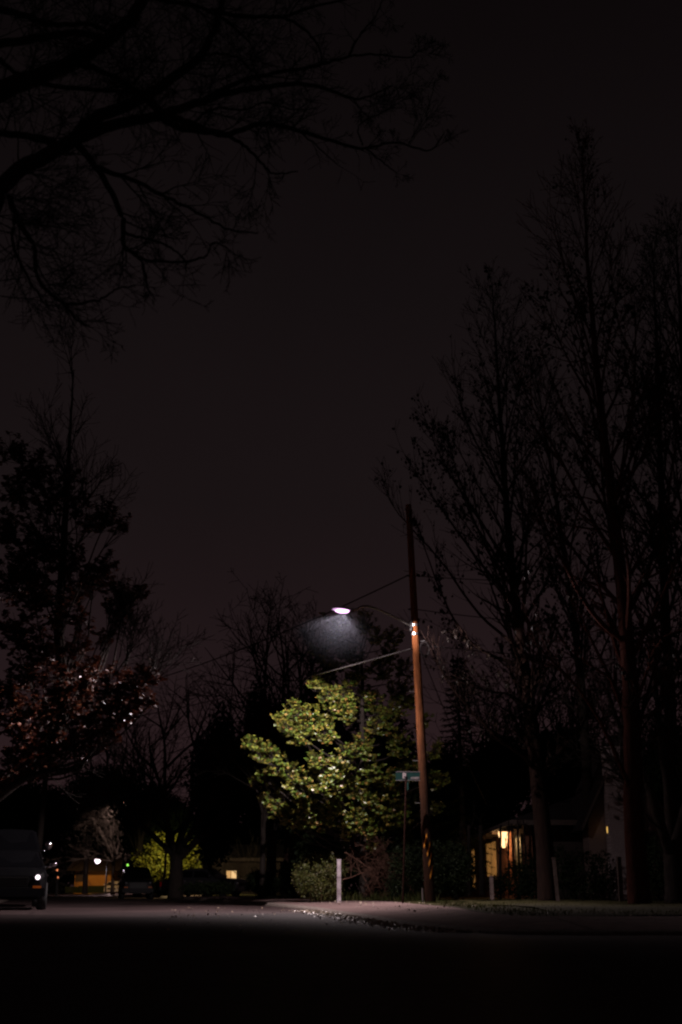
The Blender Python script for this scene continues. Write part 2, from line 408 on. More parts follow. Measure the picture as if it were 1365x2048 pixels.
# lawn of the right-hand block, beyond the pavement, slightly uneven
mb = MB(); far = [(max(p.x + 3, 60), p.y + 2) for p in ES]
rows = 14; n = len(ES)
for r_ in range(rows):
    t = (r_ / (rows - 1)) ** 2.2
    for i, p in enumerate(ES):
        fx, fy = 60, 20 + (p.y - 14) * 1.0
        x = p.x * (1 - t) + (p.x + 60) * t; y = p.y * (1 - t) + (p.y + 6) * t
        if p.x > 3: x = p.x; y = p.y + 40 * t
        z = .161 + (.05 * math.sin(x * 1.7 + y) + .06 * rnd() - .0) * min(1, t * 30) * .6
        mb.v.append((x, y, z))
for r_ in range(rows - 1):
    for i in range(n - 1):
        mb.f.append((r_ * n + i, r_ * n + i + 1, (r_ + 1) * n + i + 1, (r_ + 1) * n + i))
struct(mb.build('lawn', M['lawn']))
# left-hand block across the street
LP = [Vector(p + (0,)) for p in [(-60, 19), (-22, 18.5), (-13, 18.8), (-10.3, 20.5), (-9.6, 24), (-10.0, 30), (-12.6, 44), (-20, 73), (-33, 119), (-48, 170)]]
LS, _ = smooth_path(LP, [0] * len(LP), 6)
LI = [p + Vector((-.16, .05, 0)) for p in LS]
struct(strip(LS, LI, .14, .145, 'kerb', M['kerb'], .26))
LO = [p + Vector((-60, 12, 0)) for p in LI]
struct(strip(LI, LO, .143, .2, 'verge', M['lawn']))

# the end of the street: the road bends away, closed by a planted bank
# leaf litter and grit in the gutter, and scattered bits on the pavement
def kerb_x(Y):
    for i in range(len(KS) - 1):
        a, b = KS[i], KS[i + 1]
        if (a.y - Y) * (b.y - Y) <= 0 and a.x < 2.6: return a.x + (b.x - a.x) * (Y - a.y) / (b.y - a.y + 1e-9)
    return 0
mb = MB()
for i in range(5200):
    Y = 13.9 + 15 * rnd() ** 1.25; x = kerb_x(Y) - abs(random.gauss(.0, .26)) - .02
    p = Vector((x, Y, .006)); s_ = ru(.008, .03)
    mb.leaf(p, Vector((ru(-1, 1), ru(-1, 1), ru(.0, .5))), Vector((ru(-.4, .4), ru(-.6, .4), 1)), s_ * 1.6, s_ * .6)
tag(mb.build('leaf_litter', M['pebble']), 'pale grit and broken leaves lying along the gutter beside the kerb', 'litter', kind='stuff')
mb = MB()
for i in range(260):
    Y = ru(14.5, 34); x = kerb_x(Y) + ru(.2, 3) if rnd() < .5 else kerb_x(Y) - ru(.3, 3.5)
    z = .162 if x > kerb_x(Y) else .006
    s_ = ru(.01, .035)
    mb.leaf(Vector((x, Y, z)), Vector((ru(-1, 1), ru(-1, 1), .3)), Vector((ru(-.3, .3), ru(-.7, .3), 1)), s_ * 1.6, s_ * .7)
tag(mb.build('fallen_leaves', M['pebble']), 'fallen leaves scattered over the road and pavement at the corner', 'leaves', kind='stuff')
# grass
mb = MB()
def blade(x, y, z, h, wd, ln=.4):
    b = len(mb.v); a = rnd() * PI; dx, dy = math.cos(a) * wd, math.sin(a) * wd
    lx, ly = ru(-ln, ln) * h, ru(-ln, ln) * h
    mb.v += [(x - dx, y - dy, z), (x + dx, y + dy, z), (x + lx * .4 + dx * .7, y + ly * .4 + dy * .7, z + h * .6), (x + lx * .4 - dx * .7, y + ly * .4 - dy * .7, z + h * .6), (x + lx, y + ly, z + h)]
    mb.f += [(b, b + 1, b + 2, b + 3), (b + 3, b + 2, b + 4)]
for i in range(9000):
    Y = ru(15.2, 36); t = rnd()
    ex = 2.15 if Y < 31 else 2.0
    blade(ex + .05 + 9 * t ** 1.3, Y, .16, ru(.02, .07), .006)
tag(mb.build('grass', M['grass']), 'short patchy grass on the dark lawn to the right of the utility pole', 'grass', kind='stuff')
mb = MB()
for i in range(2600):
    c = random.choice([(.4, 37.6, .8), (1.3, 36.6, .7), (1.9, 36.2, .5), (2.2, 35.4, .5), (.1, 38.3, .7), (1.7, 36.4, .4)])
    blade(c[0] + random.gauss(0, c[2] * .6), c[1] + random.gauss(0, .4), .16, ru(.08, .34), .009, .6)
tag(mb.build('weeds', M['grass']), 'tufts of tall weeds behind the pavement between white post and sign', 'weeds', kind='stuff')

# ------------------------------------------------------------------ utility pole, street lamp, wires
PB = P(861, 1804, 31); PB.z = .15; PT = P(817.5, 1010, 31)
up_ = thing('utility_pole', 'tall brown wooden utility pole lit orange under the street lamp', 'utility pole', PB)
pts = [PB.lerp(PT, i / 12) for i in range(13)]
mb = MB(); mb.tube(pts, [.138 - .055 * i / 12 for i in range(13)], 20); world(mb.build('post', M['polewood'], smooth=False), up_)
def pole_at(z):
    t = (z - PB.z) / (PT.z - PB.z); return PB.lerp(PT, t), .138 - .055 * t
for k, (z, a0) in enumerate([(1.62, -2.35), (1.42, -1.75), (1.16, -1.55), (.86, -1.45)]):
    mb = MB(); nn = 8
    for i in range(nn + 1):
        f = i / nn; a = a0 + f * .75; zz = z - .13 + f * .3
        for dz in (0, .1):
            c, r_ = pole_at(zz + dz); mb.v.append((c.x + (r_ + .004) * math.cos(a), c.y + (r_ + .004) * math.sin(a), zz + dz))
    for i in range(nn): mb.f.append((2 * i, 2 * i + 2, 2 * i + 3, 2 * i + 1))
    world(mb.build('yellow_stripe', M['yellow']), up_)
for z in (7.45, 7.2):
    c, r_ = pole_at(z); mb = MB(); mb.lathe([(r_ + .003, -.03), (r_ + .014, -.03), (r_ + .014, .03), (r_ + .003, .03)], 20, c); world(mb.build('band', M['galv']), up_)
for z, a in [(7.0, -.3), (5.6, PI), (3.75, PI), (2.65, PI), (9.0, PI)]:
    c, r_ = pole_at(z); d = Vector((math.cos(a), -.25, 0)); mb = MB(); mb.tube([c + d * r_, c + d * (r_ + .14), c + d * (r_ + .14) + Vector((0, 0, .03))], .009, 6); world(mb.build('step_peg', M['galv']), up_)
mb = MB(); c, r_ = pole_at(.6); mb.tube([Vector((PB.x - .19, PB.y - .06, .15)), Vector((PB.x - .2, PB.y - .06, .52))], .022, 8); world(mb.build('conduit', M['galv']), up_)
c, r_ = pole_at(6.75); mb = MB()
for i in range(3):
    pp = [c + Vector((.22 + .13 * math.cos(a), -.1 + .02 * i, .02 * i + .2 * math.sin(a))) for a in [2 * PI * j / 16 for j in range(17)]]
    mb.tube(pp, .012, 5)
world(mb.build('cable_coil', M['cable']), up_)
for z in (8.87, 6.78, 7.9):
    c, r_ = pole_at(z); mb = MB(); mb.tube([c + Vector((-r_, -.03, 0)), c + Vector((-r_ - .07, -.05, 0))], .025, 8); world(mb.build('insulator', M['black']), up_)

LAMP = P(687, 1221, 29.6)
c0, r0 = pole_at(7.42)
sl = thing('street_lamp', 'glowing violet white LED street lamp on a bowed arm from the utility pole', 'street lamp', (c0.x, c0.y, 7.42))
A0 = c0 + Vector((-r0, -.05, 0)); arm = [A0, A0.lerp(LAMP, .3) + Vector((0, 0, .17)), A0.lerp(LAMP, .65) + Vector((0, 0, .28)), LAMP + Vector((.32, .2, .075)), LAMP + Vector((.15, .1, .055))]
ap, ar = smooth_path(arm, [.028] * 5, 5)
mb = MB(); mb.tube(ap, ar, 10); world(mb.build('arm', M['galv'], smooth=True), sl)
mb = MB(); mb.box(c0 + Vector((-r0 - .012, -.05, 0)), (.03, .12, .3)); mb.box(c0 + Vector((-r0 - .03, -.05, .08)), (.05, .05, .05)); mb.box(c0 + Vector((-r0 - .03, -.05, -.1)), (.05, .05, .05)); world(mb.build('bracket', M['galv']), sl)
# cobra head: a flattened shell, long axis along the arm
ax = (LAMP - A0); ax.z = 0; ax.normalize(); sd = Vector((-ax.y, ax.x, 0))
mb = MB(); st = [(-.36, .05, .04), (-.25, .09, .06), (-.1, .14, .085), (.06, .165, .09), (.2, .15, .075), (.3, .1, .05), (.34, .03, .02)]
for (s_, w_, h_) in st:
    for j in range(12):
        a = PI * j / 11; q = LAMP + ax * s_ + sd * (w_ * math.cos(a)) + Vector((0, 0, .005 + h_ * math.sin(a))); mb.v.append(tuple(q))
for i in range(len(st) - 1):
    for j in range(11): mb.f.append((i * 12 + j, i * 12 + j + 1, (i + 1) * 12 + j + 1, (i + 1) * 12 + j))
mb.f.append(tuple(range(12))); mb.f.append(tuple(range((len(st) - 1) * 12, len(st) * 12)))
world(mb.build('lamp_head', M['galv'], smooth=True), sl)
mb = MB()      # dished lens hanging just below the shell
st2 = [(-.17, .04), (-.13, .1), (-.03, .14), (.08, .15), (.18, .12), (.24, .05)]
for (s_, w_) in st2:
    for j in range(10):
        a = PI * j / 9; q = LAMP + ax * s_ + sd * (w_ * math.cos(a)) + Vector((0, 0, -.0 - .075 * math.sin(a) * (w_ / .15))); mb.v.append(tuple(q))
for i in range(len(st2) - 1):
    for j in range(9): mb.f.append((i * 10 + j, i * 10 + j + 1, (i + 1) * 10 + j + 1, (i + 1) * 10 + j))
lens = world(mb.build('lens', M['e_lamp'], smooth=True), sl)
def spot(name, loc, aim, power, col, size=160, blend=.3, rad=.06, parent=None):
    l = bpy.data.lights.new(name, 'SPOT'); l.energy = power; l.color = col; l.spot_size = R(size); l.spot_blend = blend; l.shadow_soft_size = rad
    o = bpy.data.objects.new(name, l); COL.objects.link(o); o.location = loc
    o.rotation_euler = Vector(aim).to_track_quat('-Z', 'Y').to_euler()
    return o
def point(name, loc, power, col, rad=.06):
    l = bpy.data.lights.new(name, 'POINT'); l.energy = power; l.color = col; l.shadow_soft_size = rad
    o = bpy.data.objects.new(name, l); COL.objects.link(o); o.location = loc; return o
sll = bpy.data.lights.new('street_lamp_light', 'POINT'); sll.energy = 5600; sll.color = (1, .83, .85); sll.shadow_soft_size = .03
slo = bpy.data.objects.new('street_lamp_light', sll); COL.objects.link(slo); slo.location = LAMP + Vector((.02, 0, -.082))
# light distribution of the road luminaire: strong sideways, nothing above the horizontal, little towards the near side of the street
sll.use_nodes = True; nt = sll.node_tree; N = nt.nodes; L = nt.links; em = [n_ for n_ in N if n_.type == 'EMISSION'][0]
tcn = N.new('ShaderNodeTexCoord'); sp_ = N.new('ShaderNodeSeparateXYZ'); L.new(tcn.outputs['Normal'], sp_.inputs[0])
def mr_(src, a, b, c, d, st='SMOOTHSTEP'):
    m_ = N.new('ShaderNodeMapRange'); m_.interpolation_type = st; m_.inputs['From Min'].default_value = a; m_.inputs['From Max'].default_value = b
    m_.inputs['To Min'].default_value = c; m_.inputs['To Max'].default_value = d; L.new(src, m_.inputs[0]); return m_.outputs[0]
def math_(op, a, b):
    m_ = N.new('ShaderNodeMath'); m_.operation = op
    for k_, q_ in enumerate((a, b)):
        if isinstance(q_, (int, float)): m_.inputs[k_].default_value = q_
        else: L.new(q_, m_.inputs[k_])
    return m_.outputs[0]
f1 = mr_(sp_.outputs['Z'], -1, -.3, .62, 1.0); f2 = mr_(math_('ADD', sp_.outputs['Z'], mr_(sp_.outputs['Y'], .62, .9, 0, .17)), -.01, .05, 1, 0)
cc = math_('ADD', math_('MULTIPLY', sp_.outputs['Y'], -1.0), math_('MULTIPLY', sp_.outputs['X'], -.25))
f3 = mr_(cc, .5, .93, 1, 0); f4 = mr_(sp_.outputs['X'], .4, .72, 1, .15); f5 = mr_(sp_.outputs['Z'], -.35, -.12, 0, 1)
f4 = math_('ADD', f4, math_('MULTIPLY', math_('SUBTRACT', 1.0, f4), f5)); 
f4 = math_('MULTIPLY', f4, mr_(math_('ADD', math_('MULTIPLY', sp_.outputs['X'], 1.0), math_('MULTIPLY', sp_.outputs['Y'], -.5)), .62, .9, 1, .3))
f6 = math_('SUBTRACT', 1.0, math_('MULTIPLY', mr_(sp_.outputs['X'], -.08, .26, 0, .88), mr_(sp_.outputs['Y'], .35, .65, 0, 1))); f7 = mr_(sp_.outputs['X'], .845, .91, 1, .04)
f6 = math_('MULTIPLY', math_('MULTIPLY', f6, f7), mr_(sp_.outputs['X'], -.5, .05, 1.25, 1))
lft = math_('MULTIPLY', mr_(sp_.outputs['X'], -.68, -.45, 1, 0), mr_(sp_.outputs['Y'], -.2, .05, 1, 0)); f6 = math_('MULTIPLY', f6, math_('ADD', 1.0, math_('MULTIPLY', lft, mr_(sp_.outputs['Z'], -.5, -.42, 0, 2.2))))
f6 = math_('MULTIPLY', f6, math_('SUBTRACT', 1.0, math_('MULTIPLY', lft, mr_(sp_.outputs['Z'], -.36, -.2, 0, .95))))
L.new(math_('MULTIPLY', f6, math_('MULTIPLY', math_('MULTIPLY', f1, f2), math_('MULTIPLY', f3, f4))), em.inputs['Strength'])
def wire(name, a, b, sag, r, mat, label, n=40):
    pts = []
    for i in range(n + 1):
        t = i / n; p = a.lerp(b, t); p.z -= sag * 4 * t * (1 - t); pts.append(p)
    mb = MB(); mb.tube(pts, r, 5)
    return tag(mb.build(name, mat), label, 'cable')
# second pole across the street, mostly behind the red-leaved tree
P2 = Vector((GX(70, 54), 54, .15)); T2 = Vector((P2.x + .1, 54, P(70, 1385, 54).z))
u2 = thing('utility_pole', 'distant dark utility pole behind the red-leaved tree across the street', 'utility pole', P2)
mb = MB(); mb.tube([P2, T2], [.15, .1], 12); world(mb.build('post', M['darkbark']), u2)
mb = MB(); mb.box(T2 + Vector((0, -.14, -.35)), (2, .1, .12)); world(mb.build('crossarm', M['darkbark']), u2)
c, r_ = pole_at(8.87)
wire('power_line', c + Vector((-r_ - .05, -.05, 0)), Vector((T2.x + .8, 53.86, P(70, 1400, 54).z)), .5, .02, M['cable'], 'thin black upper cable running left from the utility pole above the lamp')
c, r_ = pole_at(6.78)
wire('telephone_cable', c + Vector((-r_ - .05, -.05, 0)), Vector((T2.x, 53.86, P(70, 1462, 54).z)), .25, .02, M['cable2'], 'lower cable passing under the street lamp and catching its light')
wr = [(8.87, Vector((20, 27, 9.2)), .7, 'uppermost black cable running right from the utility pole through the bare crowns'),
      (7.9, Vector((20, 27, 7.9)), .9, 'middle black cable running right from the utility pole through the bare crowns'),
      (6.9, Vector((20, 28, 6.6)), .6, 'lowest black cable running right from the utility pole past the conifer'),
      (6.75, Vector((6.2, 46, 2.7)), .25, 'slack service cable dropping from the utility pole to the porch eave')]
for z, b, s_, lab in wr:
    c, r_ = pole_at(z); wire('power_line', c + Vector((r_, 0, 0)), b, s_, .013, M['cable'], lab)

# mist drifting under the lamp
mb = MB(); mb.lathe([(.0, -2.6), (.9, -2.4), (1.6, -1.9), (2.1, -1.4), (2.1, -.7), (.8, -.16), (.0, -.12)], 24, LAMP)
mist = mb.build('mist', M['black'])
mm = bpy.data.materials.new('mist'); mm.use_nodes = True; nt = mm.node_tree; nt.nodes.clear(); N = nt.nodes; L = nt.links
out = N.new('ShaderNodeOutputMaterial'); vs = N.new('ShaderNodeVolumeScatter'); vs.inputs['Color'].default_value = (.75, .82, 1, 1); vs.inputs['Anisotropy'].default_value = .3
tcn = N.new('ShaderNodeTexCoord'); vm = N.new('ShaderNodeVectorMath'); vm.operation = 'SUBTRACT'; vm.inputs[1].default_value = LAMP + Vector((-.06, 0, -.04)); L.new(tcn.outputs['Object'], vm.inputs[0])
ln = N.new('ShaderNodeVectorMath'); ln.operation = 'LENGTH'; L.new(vm.outputs[0], ln.inputs[0])
mr = N.new('ShaderNodeMapRange'); mr.inputs['From Min'].default_value = 0; mr.inputs['From Max'].default_value = 1.6; mr.inputs['To Min'].default_value = .0024; mr.inputs['To Max'].default_value = 0; mr.interpolation_type = 'SMOOTHSTEP'
L.new(ln.outputs['Value'], mr.inputs[0]); m2 = N.new('ShaderNodeMapRange'); m2.inputs['From Min'].default_value = .05; m2.inputs['From Max'].default_value = .55; m2.inputs['To Min'].default_value = .12; L.new(ln.outputs['Value'], m2.inputs[0])
m3 = N.new('ShaderNodeMath'); m3.operation = 'MULTIPLY'; L.new(mr.outputs[0], m3.inputs[0]); L.new(m2.outputs[0], m3.inputs[1]); sz_ = N.new('ShaderNodeSeparateXYZ'); L.new(vm.outputs[0], sz_.inputs[0]); dv = N.new('ShaderNodeMath'); dv.operation = 'DIVIDE'; L.new(sz_.outputs['Z'], dv.inputs[0]); L.new(ln.outputs['Value'], dv.inputs[1])
m4 = N.new('ShaderNodeMapRange'); m4.interpolation_type = 'SMOOTHSTEP'; m4.inputs['From Min'].default_value = -.75; m4.inputs['From Max'].default_value = -.1; m4.inputs['To Min'].default_value = 1; m4.inputs['To Max'].default_value = 0; L.new(dv.outputs[0], m4.inputs[0])
m5 = N.new('ShaderNodeMath'); m5.operation = 'MULTIPLY'; L.new(m3.outputs[0], m5.inputs[0]); L.new(m4.outputs[0], m5.inputs[1]); L.new(m5.outputs[0], vs.inputs['Density']); L.new(vs.outputs[0], out.inputs['Volume'])
mist.data.materials.clear(); mist.data.materials.append(mm)
tag(mist, 'faint bluish mist glowing in the light just below the street lamp', 'mist', kind='stuff')

# ------------------------------------------------------------------ street sign
S0 = Vector((GX(806, 30.0), 30.0, .155)); S1 = P(813, 1556, 30.35)
sg = thing('street_sign', 'green street name sign reading B on a thin leaning post', 'sign', S0)
mb = MB(); mb.tube([S0, S1 + Vector((0, 0, .02))], .026, 10); world(mb.build('post', rough_mat('rusty_sign_post', (.012, .005, .004), (.025, .011, .008), .95, 8, .2, .05)), sg)
mb = MB(); mb.lathe([(.035, -.02), (.04, .06), (.02, .07)], 10, S1 + Vector((0, 0, -.02))); world(mb.build('cap', M['black']), sg)
yaw = R(4)
BC = P(816, 1552, 30.6); RM = Matrix.Rotation(yaw, 3, 'Z')
def boxp(c, d, mat, name, par, rot=None):
    m_ = MB(); m_.box(c, d, rot); return world(m_.build(name, mat), par)
bl = boxp(BC, (.64, .012, .235), M['signgreen'], 'blade', sg, RM)
mb = MB()
for dz in (-.11, .11): mb.box(BC + RM @ Vector((0, -.008, dz)), (.64, .005, .006), RM)
o = mb.build('border', M['signwhite']); o.parent = bl
def text(s, loc, size, par, mat, rz, name='lettering', ext=.002, bold=.004):
    cu = bpy.data.curves.new(name, 'FONT'); cu.body = s; cu.size = size; cu.extrude = ext; cu.offset = bold; cu.align_x = 'CENTER'; cu.align_y = 'CENTER'
    t = bpy.data.objects.new(name, cu); COL.objects.link(t)
    dg = bpy.context.evaluated_depsgraph_get(); me = bpy.data.meshes.new_from_object(t.evaluated_get(dg)); bpy.data.objects.remove(t)
    me.transform(Matrix.Translation(loc) @ Matrix.Rotation(rz, 4, 'Z') @ Matrix.Rotation(PI / 2, 4, 'X'))
    me.materials.clear(); me.materials.append(mat)
    o = bpy.data.objects.new(name, me); COL.objects.link(o); o.parent = par; return o
text('B', BC + RM @ Vector((-.09, -.011, 0)), .2, bl, M['signwhite'], yaw)
text('STREET', BC + RM @ Vector((.19, -.011, -.055)), .07, bl, M['signwhite'], yaw, bold=.0015)
boxp(S1 + Vector((.02, 0, -.22)), (.012, .6, .2), M['signgreen'], 'cross_blade', sg, Matrix.Rotation(R(3), 3, 'Z'))

# ------------------------------------------------------------------ posts along the lawn
def make_post(px, Y, top, wd, mat, label, lean=0):
    x = GX(px, Y); t = thing('wooden_post', label, 'post', (x, Y, .15), R(ru(-15, 15)), 'square wooden posts along the edge of the lawn')
    h = top - .15
    mb = MB(); b = wd / 2
    mb.v = [(-b, -b, -.05), (b, -b, -.05), (b, b, -.05), (-b, b, -.05), (-b + lean, -b, h - .05), (b + lean, -b, h - .05), (b + lean, b, h - .05), (-b + lean, b, h - .05)]
    mb.f = [(0, 1, 5, 4), (1, 2, 6, 5), (2, 3, 7, 6), (3, 0, 4, 7), (4, 5, 6, 7), (3, 2, 1, 0)]
    o = mb.build('shaft', mat, t)
    mb = MB(); mb.prism([(-b - .008 + lean, -b - .008, h - .05), (b + .008 + lean, -b - .008, h - .05), (b + .008 + lean, b + .008, h - .05), (-b - .008 + lean, b + .008, h - .05)], .03)
    mb.build('cap', mat, t)
    for z in (.22, .66):
        mb = MB(); mb.box((lean * z / h, 0, z), (wd + .006, wd + .006, .008), Matrix.Rotation(R(ru(-8, 8)), 3, 'Y')); mb.build('wire_band', M['darkbark'], t)
    return t
make_post(678.5, 34.6, P(678, 1717, 34.6).z, .115, M['whitepaint'], 'short white painted post standing brightly lit at the back of the pavement')
make_post(985, 33, P(985, 1750, 33).z, .1, M['oldpost'], 'low dark wooden post in front of the brick wall and lit window')
make_post(1117, 31, P(1114, 1713, 31).z, .095, M['oldpost'], 'weathered wooden post just right of the leaning poplar trunk', -.05)
make_post(1243, 30, P(1246, 1712, 30).z, .1, M['oldpost'], 'weathered wooden post in front of the white chimney', .02)

# ------------------------------------------------------------------ magnolia beside the lamp
def leafy_limb(mb, base, tgt, r, bend=.35):
    mid = base.lerp(tgt, .5); mid.z += -bend * (tgt - base).length * .3 + ru(-.1, .1); mid += rvec() * .1 * (tgt - base).length
    pts, rr = smooth_path([base, mid, tgt], [r, r * .65, r * .3], 5, .02)
    mb.tube(pts, rr, 5, cap=False); return pts

def foliage_tree(name, label, trunk, trunk_r, blobs, leaf_L, leaf_W, dens, per, barkm, leafm, cat='tree', group=None, seed=1, droop=0, gap=.25, flat=.8, tight=.9, zlow=.8):
    random.seed(seed)
    t = thing(name, label, cat, trunk[0], group=group)
    tp, tr = smooth_path(trunk, trunk_r, 6, .01)
    mb = MB(); mb.tube(tp, tr, 12); world(mb.build('trunk', barkm, smooth=True), t)
    bm_ = MB(); lf = MB()
    zmin = trunk[0].z + zlow
    for (px, py, rp, Y) in blobs:
        c = P(px, py, Y); zc = Y * CT + (c.z - CH) * ST; r = rp / 2275 * zc
        hd = (Vector((c.x, c.y)) - Vector((tp[0].x, tp[0].y))).length
        tz = max(zmin, min(tp[-1].z, c.z - .45 * hd))
        b = min(tp, key=lambda q: abs(q.z - tz))
        ln_ = (c - b).length
        lp = leafy_limb(bm_, b, c, .014 + .008 * ln_)
        nr = max(4, int(dens * rp * rp / 1600))
        for i in range(nr):
            dirn = rvec(); dirn.z = dirn.z * flat + .1
            rad = r * (.2 + tight * rnd() ** .6)
            e_ = c + dirn * rad
            s_ = lp[-1 - int(rnd() * 3)]
            m_ = s_.lerp(e_, .55) + rvec() * .06 + Vector((0, 0, -.04))
            bm_.tube([s_, m_, e_], [.011, .008, .005], 3, cap=False)
            if rnd() < gap * .3: continue
            td = (e_ - m_).normalized(); td.z += .35; td.normalize()
            ph = rnd() * 6.28; sz = ru(.75, 1.2)
            for k in range(per):
                a = ph + k * 2.4; v = Vector((math.cos(a), math.sin(a), ru(-.35 - droop, .55 - droop)))
                v = v + td * .5; v.normalize()
                q = e_ - td * (.012 * k) * 1.4
                lf.leaf(q, v, td + rvec() * .35, leaf_L * sz * ru(.7, 1.15), leaf_W * sz * ru(.8, 1.1))
    world(bm_.build('branches', barkm), t); world(lf.build('foliage', leafm), t)
    return t
mag = []
def B(l): mag.extend(l)
B([(500, 1490, 20, 33.2), (522, 1500, 28, 33.4), (552, 1528, 34, 33.6), (580, 1545, 26, 34), (520, 1550, 16, 33.8), (505, 1560, 10, 34)])
B([(560, 1440, 20, 33.4), (590, 1425, 28, 33.6), (622, 1440, 38, 33.8), (650, 1465, 34, 34), (600, 1470, 34, 33.5), (575, 1455, 22, 33.4)])
B([(628, 1365, 18, 34), (655, 1385, 30, 34.2), (690, 1395, 34, 34.3), (700, 1430, 26, 34.1), (702, 1362, 20, 34.6), (668, 1420, 22, 34.2)])
B([(640, 1530, 36, 33.2), (690, 1520, 34, 33.4), (725, 1500, 36, 34), (745, 1545, 34, 34.2), (600, 1568, 36, 33.2), (660, 1570, 36, 33), (700, 1575, 30, 33.2)])
B([(540, 1590, 30, 33.4), (560, 1620, 30, 33.5), (590, 1640, 30, 33.4), (610, 1610, 32, 33), (640, 1640, 32, 33.1), (670, 1612, 28, 33), (545, 1610, 20, 33.6)])
B([(705, 1640, 34, 33.3), (740, 1610, 34, 33.5), (775, 1600, 34, 34), (800, 1630, 28, 34.3), (780, 1560, 30, 34.6), (735, 1660, 24, 33.6), (745, 1690, 14, 33.8), (690, 1665, 20, 33.5), (765, 1640, 28, 34)])
B([(760, 1450, 38, 35.2), (800, 1490, 36, 35.6), (740, 1400, 34, 35.6), (790, 1420, 34, 36), (820, 1540, 28, 36), (868, 1500, 26, 36.4), (875, 1560, 26, 36.2), (870, 1620, 22, 36), (850, 1440, 22, 36.6)])
B([(668, 1265, 30, 35.6), (640, 1305, 26, 35.6), (660, 1340, 28, 35.4), (700, 1310, 34, 35.6), (715, 1345, 28, 35.4), (735, 1250, 26, 34.2), (752, 1275, 22, 34.4), (728, 1228, 14, 34.0), (648, 1228, 10, 35), (790, 1275, 24, 35.6), (775, 1310, 26, 35.8), (765, 1345, 32, 35.8), (810, 1340, 28, 36), (800, 1385, 34, 36), (690, 1238, 20, 36), (820, 1400, 24, 36.2)])
mag = [(a, b, c, d + (2.2 if b > 1570 else 1.2)) for a, b, c, d in mag]
tb = Vector((GX(728, 36.8), 36.8, .15))
foliage_tree('magnolia_tree', 'broad glossy-leaved magnolia lit green and gold beside the street lamp', [tb, tb + Vector((.05, 0, 2)), tb + Vector((-.05, 0, 4.2)), tb + Vector((0, .1, 6.6)), tb + Vector((-.05, .1, 8.0))], [.17, .14, .1, .06, .02],
             mag, .115, .035, 80, 9, M['darkbark'], M['magnolia'], seed=5, gap=.2, tight=.74, flat=1)

# ------------------------------------------------------------------ red-leaved tree on the left
oak = [(20, 900, 34, 27), (70, 935, 40, 27), (130, 960, 34, 27), (100, 1000, 40, 27), (30, 980, 44, 27), (150, 1000, 30, 27), (215, 1030, 34, 26.5), (240, 1050, 22, 26.3), (180, 1040, 28, 27), (20, 1060, 46, 27.5), (80, 1080, 48, 27), (130, 1110, 44, 27),
       (190, 1150, 40, 26.5), (160, 1165, 34, 27), (215, 1125, 24, 26.5), (245, 1190, 36, 26), (280, 1185, 18, 25.8), (230, 1225, 26, 26), (250, 1215, 22, 26), (20, 1160, 50, 27.5), (70, 1190, 48, 27), (120, 1215, 44, 27), (200, 1275, 14, 26.2), (225, 1282, 16, 26.2),
       (165, 1240, 26, 27), (30, 1260, 50, 27), (90, 1290, 44, 27), (150, 1300, 34, 26.8), (60, 1340, 44, 27), (120, 1360, 44, 26.6), (180, 1355, 40, 26.2), (230, 1370, 40, 25.8), (270, 1360, 34, 25.6), (305, 1345, 24, 25.4), (290, 1400, 26, 25.4), (312, 1398, 10, 25.3),
       (250, 1410, 38, 25.6), (200, 1415, 44, 26), (150, 1420, 46, 26.2), (95, 1420, 46, 26.6), (35, 1430, 50, 27), (225, 1450, 26, 25.6), (215, 1480, 22, 25.6), (190, 1470, 34, 25.8), (150, 1480, 34, 26), (100, 1480, 40, 26.2), (50, 1490, 46, 26.6), (110, 1515, 24, 26), (70, 1530, 30, 26.3), (20, 1540, 40, 26.8), (160, 1500, 20, 25.9), (60, 1140, 50, 27.6), (10, 1380, 40, 27), (240, 1392, 20, 25.5)]
ob = Vector((GX(55, 36) - 2.2, 27.5, .16))
otr = [ob, P(95, 1500, 27.5), P(118, 1250, 27.5), P(130, 1050, 27.5), P(140, 880, 27.5), P(148, 740, 27.5)]
ot = foliage_tree('red_leaved_tree', 'tall tree with clinging red brown leaves at the left edge', otr, [.24, .17, .12, .085, .045, .012], oak, .12, .048, 62, 7, M['darkbark'], M['oakleaf'], seed=8, droop=.3, gap=.5, zlow=2.9, flat=1.1, tight=.85)
# its bare upper twigs and low bough
random.seed(21); mb = MB(); tips = []
cf = CFG(max=2, n=(7, 4), up=(.06, .06, .05), rmin=.006, ang=((25, 50), (25, 55)))
otp, _ = smooth_path(otr, [0] * 6, 6)
for i in range(17):
    t = .5 + .47 * rnd(); q, d = along(otp, t); a = rnd() * 2 * PI; an = R(ru(18, 62))
    nd = Vector((math.sin(an) * math.cos(a), math.sin(an) * math.sin(a), math.cos(an)))
    grow(mb, q, nd, ru(1.2, 2.6) * (1.2 - .5 * t), .024, 0, cf, tips)
bough = [P(10, 1580, 26.5), P(60, 1553, 26), P(110, 1540, 25.6), P(155, 1538, 25.3), P(172, 1520, 25.2), P(190, 1495, 25.2)]
bp_, br_ = smooth_path(bough, [.09, .075, .06, .05, .035, .02], 5, .01); mb.tube(bp_, br_, 8)
for i in range(24):
    q, d = along(bp_, ru(.3, 1)); grow(mb, q, (d + rvec() * .9).normalized(), ru(.5, 1.2), .012, 1, cf, tips)
for px, py in ((290, 1380), (250, 1340), (300, 1360), (200, 1300), (230, 1350), (170, 1010)):
    for k in range(3): grow(mb, P(px, py, 25.8), Vector((ru(-.2, .9), ru(-.4, .4), 1)).normalized(), ru(1, 2.0), .02, 0, cf, tips)
world(mb.build('bare_twigs', M['darkbark']), ot)

